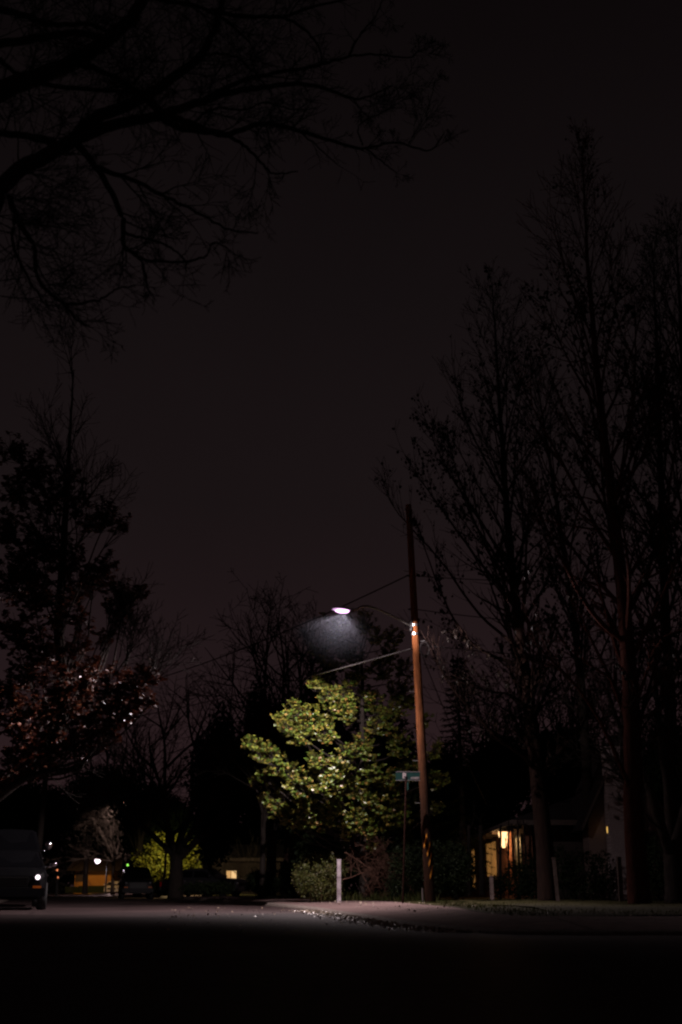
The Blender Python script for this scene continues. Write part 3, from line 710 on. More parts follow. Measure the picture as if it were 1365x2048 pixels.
# ------------------------------------------------------------------ overhanging bare tree, top left
random.seed(31)
zs = .6593
def Q(x, y, Y): return P(x * zs, y * zs, Y)
limbs = [
 ([(-30, 640, 9), (40, 530, 9.1), (200, 440, 9.3), (290, 360, 9.5), (430, 300, 9.8), (520, 240, 10), (600, 180, 10.3), (645, 105, 10.5), (670, 30, 10.8), (690, -60, 11)], .085, .03),
 ([(200, 435, 9.3), (340, 380, 9.5), (480, 350, 9.7), (600, 312, 10), (700, 280, 10.2), (800, 265, 10.4), (920, 255, 10.6), (1020, 280, 10.8), (1090, 300, 11), (1190, 260, 11.2)], .065, .008),
 ([(445, 300, 9.8), (500, 345, 9.8), (590, 378, 9.9), (680, 408, 10), (790, 376, 10.2), (900, 395, 10.3), (1000, 425, 10.5), (1100, 450, 10.6), (1200, 432, 10.8), (1300, 456, 11), (1345, 408, 11.1)], .045, .006),
 ([(490, 355, 9.7), (560, 390, 9.7), (680, 405, 9.8)], .04, .03),
 ([(680, 408, 9.9), (740, 440, 9.8), (800, 500, 9.7), (830, 525, 9.7), (905, 520, 9.6)], .022, .006),
 ([(235, 440, 9.3), (300, 520, 9.1), (370, 650, 8.9), (375, 742, 8.8), (430, 790, 8.7), (445, 860, 8.7), (458, 890, 8.7)], .036, .007),
 ([(300, 510, 9.1), (410, 550, 9), (510, 600, 9), (600, 645, 8.9), (700, 698, 8.9), (785, 706, 8.9)], .026, .006),
 ([(375, 740, 8.8), (430, 785, 8.7), (520, 795, 8.6), (620, 780, 8.6), (650, 735, 8.6), (700, 760, 8.5)], .016, .006),
 ([(375, 705, 8.8), (440, 725, 8.8), (510, 745, 8.8), (560, 790, 8.7), (565, 825, 8.7)], .015, .006),
 ([(30, 600, 9), (60, 680, 8.8), (105, 750, 8.7), (120, 855, 8.6), (200, 930, 8.5), (240, 975, 8.5), (275, 992, 8.5)], .03, .006),
 ([(200, 925, 8.5), (300, 910, 8.5), (350, 880, 8.5), (410, 865, 8.5)], .013, .005),
 ([(45, 660, 8.9), (40, 740, 8.7), (90, 850, 8.6), (150, 940, 8.5)], .02, .006),
 ([(-30, 405, 9.2), (70, 410, 9.2), (170, 432, 9.3)], .03, .035),
 ([(-40, 300, 9.8), (30, 265, 9.8), (110, 235, 10), (220, 188, 10.2), (330, 120, 10.5), (400, 50, 10.8), (460, -40, 11)], .11, .06),
 ([(110, 235, 10), (160, 262, 10), (300, 272, 10), (400, 280, 9.9), (440, 300, 9.8)], .03, .015),
 ([(-30, 135, 10), (90, 120, 10.2), (220, 100, 10.5), (330, 110, 10.7), (420, 60, 11)], .05, .03),
 ([(220, 190, 10.2), (320, 220, 10.2), (400, 265, 10.1), (450, 300, 9.9)], .035, .02),
 ([(430, 300, 9.9), (490, 250, 10), (560, 205, 10.2), (640, 165, 10.3), (720, 175, 10.4), (790, 240, 10.5), (830, 290, 10.6)], .022, .008),
 ([(640, 30, 10.8), (730, 50, 10.9), (860, 55, 11), (930, 95, 11), (970, 150, 11.1), (975, 190, 11.1)], .03, .008),
 ([(860, 52, 11), (960, 20, 11.2), (1080, -10, 11.4)], .02, .012),
 ([(600, 315, 10), (720, 250, 10.3), (850, 220, 10.5), (960, 200, 10.7), (1060, 172, 10.9), (1140, 165, 11), (1240, 175, 11.2), (1270, 155, 11.2)], .03, .006),
 ([(1060, 172, 10.9), (1090, 110, 11), (1140, 50, 11.1), (1160, 0, 11.2)], .018, .007),
 ([(380, -30, 11), (520, 5, 11), (600, 20, 11), (680, 60, 11), (760, 130, 11)], .035, .012),
 ([(-30, 20, 10.5), (80, 50, 10.6), (160, 75, 10.7), (280, 75, 10.9), (340, 110, 11)], .045, .02),
 ([(0, 180, 9.8), (40, 215, 9.9), (80, 245, 10), (100, 330, 9.8)], .03, .008),
 ([(900, 395, 10.3), (960, 440, 10.2), (1025, 500, 10.1)], .012, .005),
 ([(1110, 450, 10.6), (1160, 490, 10.5), (1205, 525, 10.5)], .012, .005),
 ([(1100, 440, 10.6), (1090, 380, 10.7), (1180, 330, 10.9), (1240, 260, 11)], .01, .004),
 ([(1240, 435, 10.9), (1290, 350, 11), (1320, 250, 11.1)], .009, .004),
 ([(590, 370, 9.9), (650, 330, 10), (740, 335, 10.1), (800, 310, 10.2), (880, 330, 10.3), (960, 330, 10.4)], .014, .006),
]
ht = thing('bare_overhanging_tree', 'bare spreading tree reaching its twisting limbs over the top left', 'tree', (-5.2, 9.3, .15))
mb = MB(); tr_ = [Vector((-5.2, 9.3, .05)), Vector((-4.9, 9.2, 2.5)), Vector((-4.3, 9.1, 4.1)), Q(-30, 640, 9)]
p_, r_ = smooth_path(tr_, [.3, .24, .16, .09], 5); mb.tube(p_, r_, 12)
p_, r_ = smooth_path([Vector((-4.9, 9.2, 2.6)), Vector((-4.6, 9.5, 5)), Q(-40, 300, 9.8)], [.2, .16, .11], 5); mb.tube(p_, r_, 12)
p_, r_ = smooth_path([Vector((-4.65, 9.5, 4.6)), Vector((-4.5, 10, 6.5)), Q(-30, 135, 10)], [.13, .1, .05], 5); mb.tube(p_, r_, 12)
p_, r_ = smooth_path([Vector((-4.5, 10, 6.2)), Q(-60, 60, 10.4), Q(-30, 20, 10.5)], [.1, .06, .045], 5); mb.tube(p_, r_, 12)
p_, r_ = smooth_path([Q(-140, 560, 9.1), Q(-80, 430, 9.1), Q(-30, 405, 9.2)], [.08, .05, .03], 5); mb.tube(p_, r_, 8)
world(mb.build('trunk', M['darkbark'], smooth=True), ht)
cfh = CFG(max=2, n=(7, 5), lr=((.45, .75), (.4, .7)), ang=((25, 65), (30, 70)), up=(-.005, .015, .02), wig=(.2, .26, .28), seg=(.13, .09, .07), rmin=.0028, rr=(.55, .6))
tips = []; tw = MB()
for pl, r0_, r1_ in limbs:
    k = len(pl); pp = [Q(*q) for q in pl]
    rr_ = [r0_ + (r1_ - r0_) * (i / (k - 1)) ** .8 for i in range(k)]
    sp, sr = smooth_path(pp, rr_, 6, .008)
    m_ = MB(); m_.tube(sp, sr, 9 if r0_ > .02 else 6); world(m_.build('limb', M['darkbark'], smooth=True), ht)
    tot = sum((sp[i + 1] - sp[i]).length for i in range(len(sp) - 1))
    for i in range(int(tot * (4.2 if r0_ < .04 else 4))):
        t = ru(.12, 1); q, d = along(sp, t)
        nd = (d + rvec() * 1.1 + Vector((.1, 0, .1))); nd.normalize()
        grow(tw, q, nd, ru(.25, .8) * (1.2 - .75 * t), max(.004, min(.011, sr[int(t * (len(sr) - 1))] * .5)), 0 if rnd() < .5 else 1, cfh, tips)
# dense twig haze near the left edge and top
for i in range(78):
    q = Q(ru(-60, 700), ru(-40, 330), ru(9.6, 11.2)); d = Vector((ru(-.5, 1), ru(-.3, .3), ru(-.5, .6))).normalized()
    if i < 16: q = Q(ru(-60, 60), ru(500, 900), ru(8.4, 9.2)); d = Vector((ru(.3, 1), ru(-.3, .3), ru(-.5, .4))).normalized()
    grow(tw, q, d, ru(.5, 1.1), .007, 0, cfh, tips)
world(tw.build('twigs', M['darkbark']), ht)

# ------------------------------------------------------------------ tall half-bare trees on the right
def poplar(name, label, trunk, rad, barkm, nb, Lmax, seed, nleaf, t0=.2, spread=(22, 46), rmin=.007, peak=.35, group='tall half bare trees on the right lawn', wide=1.0, lowlimbs=()):
    random.seed(seed)
    t = thing(name, label, 'tree', (trunk[0].x, trunk[0].y, .15), group=group)
    tp, tr = smooth_path(trunk, rad, 8, .012)
    mb = MB(); mb.tube(tp, tr, 14); world(mb.build('trunk', barkm, smooth=True), t)
    cf = CFG(max=2, n=(8, 4), lr=((.3, .6), (.3, .6)), ang=((22, 55), (22, 55)), up=(.045, .07, .08), wig=(.09, .12, .14), seg=(.45, .25, .2), rmin=rmin, rr=(.5, .55), t0=(.12, .1))
    bm_ = MB(); tips = []; ln_ = len(tp)
    for i in range(nb):
        tt = t0 + (1 - t0) * ((i + rnd()) / nb) ** .9
        q, d = along(tp, min(.985, tt))
        a = i * 2.4 + ru(-.5, .5); an = R(ru(*spread)) * (1.15 - .6 * tt)
        wob = .8 + .35 * math.sin(i * 1.7 + seed)
        sh = wob * (math.sin(min(1, (tt - t0 + .12) / (peak)) * PI / 2)) if tt < t0 + peak else 1 - .8 * ((tt - t0 - peak) / (1 - t0 - peak)) ** 1.1
        LL = Lmax * max(.2, sh) * ru(.7, 1.1)
        nd = Vector((math.sin(an) * math.cos(a) * wide, math.sin(an) * math.sin(a), math.cos(an))).normalized()
        r_ = tr[min(len(tr) - 1, int(tt * (len(tr) - 1)))]
        grow(bm_, q, nd, LL, min(.07, r_ * .4), 0, cf, tips)
    for pl, ra, rb in lowlimbs:
        sp, sr = smooth_path(pl, [ra + (rb - ra) * i / (len(pl) - 1) for i in range(len(pl))], 5, .015); bm_.tube(sp, sr, 7, cap=False)
        for i in range(20):
            q, d = along(sp, ru(.25, 1)); grow(bm_, q, (d + rvec() * .6 + Vector((0, 0, .2))).normalized(), ru(.6, 1.6), .014, 1, cf, tips)
    world(bm_.build('branches', barkm), t)
    lf = MB(); zt = trunk[-1].z
    for i in range(nleaf):
        tip = random.choice(tips); pth = tip[3]
        if pth[-1].z > zt * .82 and rnd() < .93: continue
        if math.sin(pth[0].x * 2.1 + pth[0].z * 1.3 + seed) < -.1 and rnd() < .8: continue
        q = pth[int(rnd() * len(pth))] + Vector((ru(-.05, .05), ru(-.05, .05), -ru(0, .06)))
        s_ = ru(.07, .12)
        lf.leaf(q, Vector((ru(-.4, .4), ru(-.4, .4), -1)), rvec(), s_, s_ * .42)
    world(lf.build('leaves', M['sparse']), t)
    return t
def PT_(l, Y):
    a = [P(px, py, Y) for px, py in l]; a[0].z = .1; return a
ta = PT_([(1096, 1804), (1085, 1650), (1064, 1450), (1040, 1270), (1020, 1090), (1006, 900), (995, 740), (985, 570)], 32.5)
poplar('poplar_tree', 'slender half bare tree with pale trunk just behind the wooden posts', ta, [.27, .235, .2, .15, .11, .075, .04, .012], M['bark'], 42, 5.0, 4, 6000,
       lowlimbs=[([P(1075, 1545, 32.5), P(1045, 1510, 32), P(1000, 1480, 31.6), P(960, 1440, 31.4), P(900, 1370, 31.2), P(865, 1300, 31)], .07, .015),
                 ([P(1060, 1420, 32.5), P(1020, 1390, 32), P(970, 1380, 31.5), P(930, 1360, 31)], .05, .012),
                 ([P(1085, 1545, 32.5), P(1120, 1500, 32.3), P(1160, 1460, 32), P(1190, 1390, 31.8)], .08, .02),
                 ([P(1040, 1250, 32.5), P(1085, 1180, 32), P(1120, 1100, 31.8)], .06, .02), ([P(1025, 1150, 32.5), P(960, 1040, 32.6), P(890, 930, 32.8), P(855, 850, 33)], .055, .01), ([P(1035, 1220, 32.5), P(950, 1110, 32.8), P(870, 1000, 33), P(822, 930, 33.2)], .055, .01), ([P(1012, 1000, 32.5), P(960, 900, 32.3), P(925, 820, 32.2), P(912, 760, 32.2)], .045, .01), ([P(1030, 1180, 32.5), P(970, 1090, 32), P(920, 960, 31.8), P(895, 880, 31.7)], .05, .01),
                 ([P(1045, 1300, 32.5), P(960, 1230, 32.8), P(880, 1120, 33.2), P(800, 1030, 33.5), P(775, 985, 33.6)], .05, .008),
                 ([P(1045, 1330, 32.5), P(980, 1310, 32), P(930, 1270, 31.6), P(880, 1180, 31.3), P(835, 1050, 31)], .06, .012)])
tb_ = PT_([(1281, 1812), (1268, 1650), (1265, 1450), (1252, 1250), (1230, 1050), (1206, 850), (1185, 640), (1173, 470), (1165, 305)], 26.5)
poplar('poplar_tree', 'tallest half bare tree with thick reddish trunk in front of the chimney', tb_, [.27, .225, .205, .17, .135, .1, .065, .035, .01], M['redbark'], 44, 5.4, 7, 7000,
       lowlimbs=[([P(1268, 1600, 26.5), P(1240, 1530, 26.2), P(1200, 1440, 26), P(1150, 1370, 25.8), P(1110, 1330, 25.6), P(1060, 1270, 25.5)], .06, .015),
                 ([P(1262, 1440, 26.5), P(1300, 1430, 26.3), P(1340, 1400, 26.2), P(1380, 1370, 26)], .06, .03),
                 ([P(1255, 1290, 26.5), P(1190, 1230, 26.2), P(1130, 1130, 26), P(1090, 1050, 26), P(1060, 960, 26)], .07, .02),
                 ([P(1225, 1000, 26.5), P(1290, 900, 26.3), P(1310, 780, 26.2)], .05, .015)])
tc_ = PT_([(1352, 1800), (1344, 1640), (1340, 1400), (1328, 1150), (1320, 900), (1312, 650), (1305, 490)], 35)
poplar('poplar_tree', 'half bare tree with twin tips rising behind the reddish trunk', tc_, [.25, .22, .18, .13, .09, .05, .012], M['bark'], 34, 5, 9, 4600)
td_ = PT_([(1425, 1800), (1400, 1500), (1385, 1150), (1372, 850), (1360, 600), (1352, 470)], 31)
poplar('poplar_tree', 'half bare tree filling the far right edge', td_, [.25, .21, .15, .1, .05, .012], M['bark'], 32, 5, 13, 3600)
te_ = PT_([(1180, 1790), (1172, 1500), (1150, 1250), (1120, 1050), (1090, 860), (1070, 740)], 38)
poplar('poplar_tree', 'shorter bare tree filling the gap between the two tallest crowns', te_, [.2, .16, .12, .08, .04, .012], M['darkbark'], 32, 4.8, 17, 3200)
# forked tree at the right edge
random.seed(41)
ft = thing('forked_tree', 'dark forked tree with a low crotch at the right edge', 'tree', (GX(1345, 28.5), 28.5, .15))
mb = MB(); tips = []
cff = CFG(max=2, n=(7, 6), up=(.03, .05, .05), rmin=.007)
for pl, a, b in [([P(1355, 1815, 28.5), P(1345, 1700, 28.5)], .3, .22), ([P(1345, 1720, 28.5), P(1318, 1640, 28.2), P(1293, 1560, 28), P(1262, 1505, 27.8), P(1235, 1440, 27.6), P(1215, 1380, 27.5)], .14, .04),
                 ([P(1345, 1720, 28.6), P(1338, 1600, 28.7), P(1322, 1480, 28.8), P(1310, 1350, 29)], .15, .05), ([P(1348, 1710, 28.5), P(1375, 1600, 28.3), P(1400, 1480, 28)], .16, .06),
                 ([P(1325, 1660, 28.2), P(1300, 1640, 27.8), P(1270, 1600, 27.5), P(1240, 1540, 27.4)], .03, .01)]:
    pl = [p_ for p_ in pl]; pl[0] = pl[0] if pl[0].z > .4 else Vector((pl[0].x, pl[0].y, .1))
    sp, sr = smooth_path(pl, [a + (b - a) * i / (len(pl) - 1) for i in range(len(pl))], 5, .012); mb.tube(sp, sr, 10)
    if b < .1:
        for i in range(9): q, d = along(sp, ru(.4, 1)); grow(mb, q, (d + rvec() * .6).normalized(), ru(.8, 2), .022, 0, cff, tips)
world(mb.build('trunk', M['palebark'], smooth=True), ft)

# ------------------------------------------------------------------ other bare trees
def bare_tree(name, label, base, h, r, seed, nlimb, spread, barkm, fork=.3, cfg=None, group=None, up=.04, leafs=0):
    random.seed(seed); t = thing(name, label, 'tree', base, group=group); mb = MB(); tips = []
    top = base + Vector((ru(-.1, .1), 0, h * fork)); sp, sr = smooth_path([base + Vector((0, 0, -.1)), base.lerp(top, .5) + Vector((ru(-.05, .05), 0, 0)), top], [r * 1.25, r, r * .9], 4)
    mb.tube(sp, sr, 10); world(mb.build('trunk', barkm, smooth=True), t)
    mb = MB(); cfg = cfg or CFG(max=3, n=(6, 5, 4), up=(up, .05, .05, .05), rmin=.012, seg=(.5, .35, .3, .25))
    for i in range(nlimb):
        a = i * 2 * PI / nlimb + ru(-.4, .4); an = R(ru(*spread)); q, _ = along(sp, ru(.75, 1))
        grow(mb, q, Vector((math.sin(an) * math.cos(a), math.sin(an) * math.sin(a), math.cos(an))), h * (1 - fork) * ru(.8, 1.1) / max(.6, math.cos(an * .6)), r * ru(.4, .6), 0, cfg, tips)
    world(mb.build('branches', barkm), t)
    return t
bare_tree('spreading_tree', 'big low-forking bare tree silhouetted against lit yellow green leaves', Vector((GX(352, 62), 62, .15)), 10.5, .36, 51, 8, (14, 62), M['darkbark'], .2)
bare_tree('bare_tree', 'fine twigged bare tree behind the left of the magnolia', Vector((GX(575, 52), 52, .15)), 12.5, .22, 53, 7, (8, 38), M['bark'], .35, group='bare trees behind the houses')
bare_tree('bare_tree', 'bare tree rising behind the dark conifer', Vector((GX(1010, 56), 56, .15)), 10.5, .2, 55, 7, (10, 45), M['bark'], .3, group='bare trees behind the houses')
bare_tree('bare_tree', 'bare tree standing behind the gabled house', Vector((GX(1150, 60), 60, .15)), 12, .2, 57, 7, (10, 45), M['bark'], .3, group='bare trees behind the houses')
bare_tree('bare_tree', 'small bare tree with a rounded fan crown left of the big forking tree', Vector((GX(275, 80), 80, .15)), 11, .25, 59, 7, (10, 48), M['darkbark'], .25, group='bare trees down the left street')
bare_tree('young_tree', 'slim young tree with reddish trunk beside the lit window house', Vector((GX(524, 48), 48, .15)), 6.5, .11, 61, 5, (15, 40), M['darkbark'], .5)
fan = bare_tree('fan_shrub', 'bare shrub of fanned stems beside the small lit window', Vector((GX(492, 84), 84, .15)), 4.2, .05, 63, 10, (8, 45), M['palebark'], .12, cfg=CFG(max=1, n=(3,), up=(.02, .02), rmin=.012))
lt = bare_tree('pale_bare_tree', 'bare tree with pinkish lit twigs down the left street', Vector((GX(225, 105), 105, .15)), 8.6, .15, 65, 11, (25, 75), M['palebark'], .35, cfg=CFG(max=3, n=(8, 7, 6), up=(-.01, .0, .0, .0), rmin=.009, seg=(.5, .35, .3, .25), wig=(.2, .28, .3, .3)))
# tangled brush
random.seed(71); br = thing('brush_tangle', 'tangle of bare reddish brush between the white post and sign', 'brush', (GX(760, 35.9), 35.9, .15)); mb = MB(); tips = []
cb = CFG(max=2, n=(5, 4), up=(-.03, .0, .0), wig=(.2, .25, .28), seg=(.2, .15, .12), rmin=.005, lr=((.4, .7), (.4, .7)))
for pl, a, b in [([(690, 1705), (720, 1722), (745, 1740), (790, 1752), (810, 1765)], .02, .008), ([(685, 1760), (720, 1748), (745, 1738), (770, 1735)], .02, .008), ([(700, 1695), (730, 1715), (765, 1722), (800, 1740)], .018, .008), ([(750, 1738), (765, 1760), (770, 1780)], .014, .006),
                 ([(800, 1795), (790, 1765), (775, 1735), (760, 1710)], .02, .006), ([(820, 1795), (812, 1765), (800, 1740)], .02, .006), ([(740, 1795), (735, 1770), (715, 1730), (705, 1700)], .018, .006)]:
    sp, sr = smooth_path([P(x, y, 35.9 + ru(-.4, .4)) for x, y in pl], [a + (b - a) * i / (len(pl) - 1) for i in range(len(pl))], 5, .015); mb.tube(sp, sr, 5)
    for i in range(8): q, d = along(sp, ru(.05, 1)); grow(mb, q, (d + rvec() * .9).normalized(), ru(.3, 1.0), .009, 0, cb, tips)
world(mb.build('stems', M['brushbark']), br)

# ------------------------------------------------------------------ leafy crowns: bushes, hedges and dark evergreens
def crown_tree(name, label, cat, base, blobs, leafm, barkm, leaf, n, trunk_h=0, tr=.2, group=None, seed=1, hollow=.5):
    "blobs: (x, y, z, rx, ry, rz) relative to base"
    random.seed(seed); t = thing(name, label, cat, base, group=group)
    mb = MB(); top = Vector((0, 0, max(b[2] for b in blobs)))
    sp, sr = smooth_path([Vector((0, 0, -.05)), top * .5 + Vector((ru(-.1, .1), 0, 0)), top], [tr * 1.2, tr * .8, tr * .2], 4); mb.tube(sp, sr, 8, cap=False)
    for b in blobs:
        c = Vector(b[:3]); s0 = along(sp, max(.1, min(.9, (c.z - .5 * max(b[3], b[4])) / max(.1, top.z))))[0]
        mb.tube([s0, s0.lerp(c, .5) + rvec() * .1, c], [tr * .4, tr * .3, tr * .12], 5, cap=False)
        for k in range(6): mb.tube([c, c + Vector((ru(-1, 1) * b[3], ru(-1, 1) * b[4], ru(-.4, 1) * b[5])) * .8], [tr * .12, tr * .04], 3, cap=False)
    mb.build('trunk', barkm, t)
    lf = MB(); vol = sum(b[3] * b[5] for b in blobs)
    for b in blobs:
        k = int(n * b[3] * b[5] / vol / 7) + 1
        for i in range(k):
            d = rvec(); rr_ = hollow + (1.08 - hollow) * rnd() ** .7
            c = Vector((b[0] + d.x * b[3] * rr_, b[1] + d.y * b[4] * rr_, b[2] + d.z * b[5] * rr_))
            if c.z < .05: c.z = ru(.05, .3)
            for j in range(7):
                q = c + rvec() * leaf * ru(.4, 1.8)
                lf.leaf(q, rvec() + d * .4 + Vector((0, 0, -.2)), d + rvec() * .7, leaf * ru(.7, 1.2), leaf * ru(.22, .4))
    lf.build('foliage', leafm, t); return t
def at(px, Y): return Vector((GX(px, Y), Y, .15))
def ms(Y): return Y * CT / 2275         # metres for one photo pixel
def rblobs(px0, px1, y0, y1, Y, k, seed, base_px):
    "irregular crown made of k lobes filling the given outline"
    random.seed(seed); out = []; m = ms(Y); w_ = (px1 - px0); h_ = (y1 - y0)
    for i in range(k):
        a = ru(0, 2 * PI); rr_ = ru(.15, .62)
        px = (px0 + px1) / 2 + math.cos(a) * w_ / 2 * rr_; py = (y0 + y1) / 2 + math.sin(a) * h_ / 2 * rr_
        z = (1779 - py) * m * 1.06 + .3
        out.append(((px - base_px) * m, ru(-1, 1) * w_ * m * .2, max(.4, z), w_ * m * ru(.2, .32), w_ * m * ru(.2, .32), h_ * m * ru(.17, .3)))
    return out
crown_tree('round_bush', 'rounded leafy bush behind and left of the white post', 'bush', at(642, 36.2), [(-.1, 0, .7, .72, .6, .62), (.25, 0, .95, .55, .5, .45), (-.4, 0, .6, .45, .4, .5), (.5, .1, 1.1, .3, .3, .25), (.1, -.1, .35, .6, .5, .35)], M['bushleaf'], M['brushbark'], .055, 9000, tr=.06, seed=81)
crown_tree('hedge', 'clipped dark hedge behind the utility pole', 'hedge', at(850, 35.5), [(-.6, 0, .8, .45, .4, .75), (-.2, 0, .95, .5, .4, .75), (.3, 0, 1.0, .5, .4, .75), (.8, 0, .95, .5, .4, .75), (1.1, .1, .9, .4, .4, .7), (-.8, 0, .5, .3, .3, .45)], M['hedgeleaf'], M['bark'], .06, 12000, tr=.07, seed=83)
crown_tree('hedge', 'low dark shrub hedge in front of the house front wall', 'hedge', at(1150, 36.0), [(-1.3, 0, .7, .7, .4, .7), (-.5, 0, .8, .7, .4, .8), (.3, 0, .7, .7, .4, .75), (.9, 0, .75, .4, .4, .7)], M['darkleaf'], M['bark'], .07, 7000, tr=.07, seed=84)
crown_tree('rounded_shrub', 'tall narrow dark shrub right of the reddish trunk', 'bush', at(1320, 33.0), [(0, 0, 1.0, .3, .3, .75), (.1, 0, .6, .45, .35, .55), (.7, 0, .5, .5, .4, .5)], M['darkleaf'], M['bark'], .06, 4500, tr=.06, seed=85)
crown_tree('porch_shrub', 'dark thin-stemmed shrub in front of the lit porch', 'bush', at(1035, 37.0), [(0, 0, .55, .5, .4, .5), (-.6, .1, .4, .35, .3, .38), (.5, .2, .6, .45, .3, .5)], M['darkleaf'], M['bark'], .06, 3800, tr=.05, seed=86)
# slanting stems in front of the porch light
random.seed(87); st_ = thing('climbing_shrub', 'slanting dark stems crossing the bright porch light', 'shrub', at(1030, 37.8)); mb = MB(); tips = []
for a, b, r_ in [((1036, 1790), (1024, 1655), .045), ((1020, 1790), (1018, 1640), .04), ((1044, 1790), (1036, 1640), .05), ((1000, 1790), (1002, 1650), .055), ((1050, 1790), (1047, 1640), .035), ((1028, 1750), (1010, 1675), .02), ((965, 1790), (962, 1650), .09), ((938, 1790), (938, 1650), .08)]:
    sp, sr = smooth_path([P(a[0], a[1], 37.8), P((a[0] + b[0]) / 2 + ru(-3, 3), (a[1] + b[1]) / 2, 37.8), P(b[0], b[1], 37.8)], [r_, r_ * .8, r_ * .6], 5, .008); mb.tube(sp, sr, 6)
    for i in range(3): q, d = along(sp, ru(.4, .9)); grow(mb, q, (d + rvec() * .5).normalized(), ru(.3, .9), .012, 1, cb, tips)
world(mb.build('stems', M['darkbark']), st_)

ev = [  # px0, px1, top, bottom, Y, base px, label
 (-60, 130, 1570, 1740, 66, 30, 'dark evergreen at the far left behind the parked pickup'),
 (60, 300, 1545, 1690, 124, 170, 'wide dark evergreen closing the end of the left street'),
 (225, 380, 1590, 1720, 84, 300, 'dark evergreen crown behind the low-forking tree'),
 (372, 486, 1420, 1728, 66, 415, 'tall dark evergreen above the small lit window'),
 (478, 590, 1375, 1750, 60, 540, 'tall dark evergreen left of the magnolia'),
 (560, 730, 1345, 1790, 48, 640, 'dark evergreen directly behind the magnolia'),
 (680, 860, 1420, 1780, 46, 770, 'dark evergreen behind the sign and utility pole'),
 (850, 960, 1480, 1720, 62, 900, 'dark evergreen right of the utility pole behind the hedge'),
 (930, 1080, 1480, 1670, 66, 1000, 'dark evergreen above the lit porch eave'),
 (1050, 1220, 1450, 1640, 64, 1130, 'dark evergreen behind the low shingle roof'),
 (1180, 1330, 1470, 1700, 58, 1250, 'dark evergreen behind the white chimney'),
 (1290, 1460, 1440, 1760, 46, 1380, 'dark evergreen behind the forked tree at the right edge')]
for i, (a, b, c, d, Y, bp, lab) in enumerate(ev):
    crown_tree('evergreen_tree', lab, 'tree', at(bp, Y), rblobs(a, b, c, d, Y, 16, 90 + i, bp), M['darkleaf'], M['darkbark'], .11 + Y * .0022, 15000, tr=.25, group='dark evergreens behind the houses', seed=120 + i, hollow=.25)
for i, (a, b, c, d, Y, bp, lab) in enumerate([(372, 470, 1764, 1797, 56, 420, 'low dark bank of shrubs below the small lit window'), (482, 570, 1745, 1797, 50, 525, 'low dark shrubs at the foot of the reddish young tree'), (540, 640, 1720, 1797, 46, 590, 'dark shrubs left of the round bush'), (-40, 110, 1730, 1795, 60, 40, 'dark shrubs behind the parked vehicles'), (290, 350, 1765, 1795, 68, 320, 'low shrubs around the low-forking trunk'), (850, 980, 1700, 1795, 38.5, 915, 'dark leafy shrubs between hedge and porch')]):
    crown_tree('shrub', lab, 'bush', at(bp, Y), rblobs(a, b, c, d, Y, 9, 150 + i, bp), M['darkleaf'], M['darkbark'], .1, 4500, tr=.08, group='dark shrubs along the verge', seed=160 + i, hollow=.2)
crown_tree('yellow_green_tree', 'yellow green leafy tree lit from above behind the forking trunk', 'tree', at(325, 76), rblobs(270, 412, 1675, 1792, 76, 14, 171, 325), M['yellowleaf'], M['bark'], .2, 5000, tr=.15, seed=172, hollow=.4)
random.seed(191); lf = MB()
for i in range(24000):
    X = ru(-125, 95); Y = ru(205, 240); hh = 14 + 2.5 * math.sin(X * .09) + 1.5 * math.sin(X * .31 + 1) + 1.2 * math.sin(X * .8)
    lf.leaf(Vector((X, Y, hh * rnd() ** .8)), rvec(), rvec(), ru(1.2, 2.4), ru(.5, 1.0))
tag(lf.build('far_woods', M['darkleaf']), 'far off dark line of woods closing the horizon behind the houses', 'woods', kind='stuff')
# conifer
random.seed(181); Yc = 47; cbz = at(930, Yc); ct = thing('conifer_tree', 'narrow dark conifer pointing up right of the utility pole', 'tree', cbz); H = P(930, 1318, Yc).z
mb = MB(); mb.tube([Vector((0, 0, -.1)), Vector((0, 0, H))], [.18, .015], 8); mb.build('trunk', M['darkbark'], ct)
lf = MB()
for i in range(150):
    z = 1.2 + (H - 1.3) * (i / 150); R_ = (H - z) * .21 + .12; a = i * 2.4; k = 14
    for j in range(k):
        f = (j + 1) / k; q = Vector((math.cos(a) * R_ * f, math.sin(a) * R_ * f, z - .28 * R_ * f + .1 * f * f))
        for s_ in (-1, 1): lf.leaf(q, Vector((math.cos(a + s_ * .9), math.sin(a + s_ * .9), ru(-.5, .1))), Vector((0, 0, 1)) + rvec() * .3, ru(.14, .3), .035)
lf.build('foliage', M['darkleaf'], ct)

# ------------------------------------------------------------------ house on the right
H0 = Vector((6.0, 38.5, .15)); hs = thing('brick_house', 'low house with lit brick porch side and dark shingle roof on the right', 'house', H0)
def hb(c, d, mat, name, par=None, rot=None):
    "box given in world coordinates"
    m_ = MB(); m_.box(c, d, rot); o = m_.build(name, mat)
    if par is hs or par is None: world(o, hs)
    else: o.parent = par
    return o
EZ = 2.62
m_ = MB(); m_.box((6.11, 52, 1.36), (.22, 27, 2.44)); world(m_.build('side_wall', M['housebrick']), hs)
m_ = MB(); m_.box((9.6, 38.9, 1.36), (6.7, .22, 2.44)); world(m_.build('front_wall', M['siding']), hs)
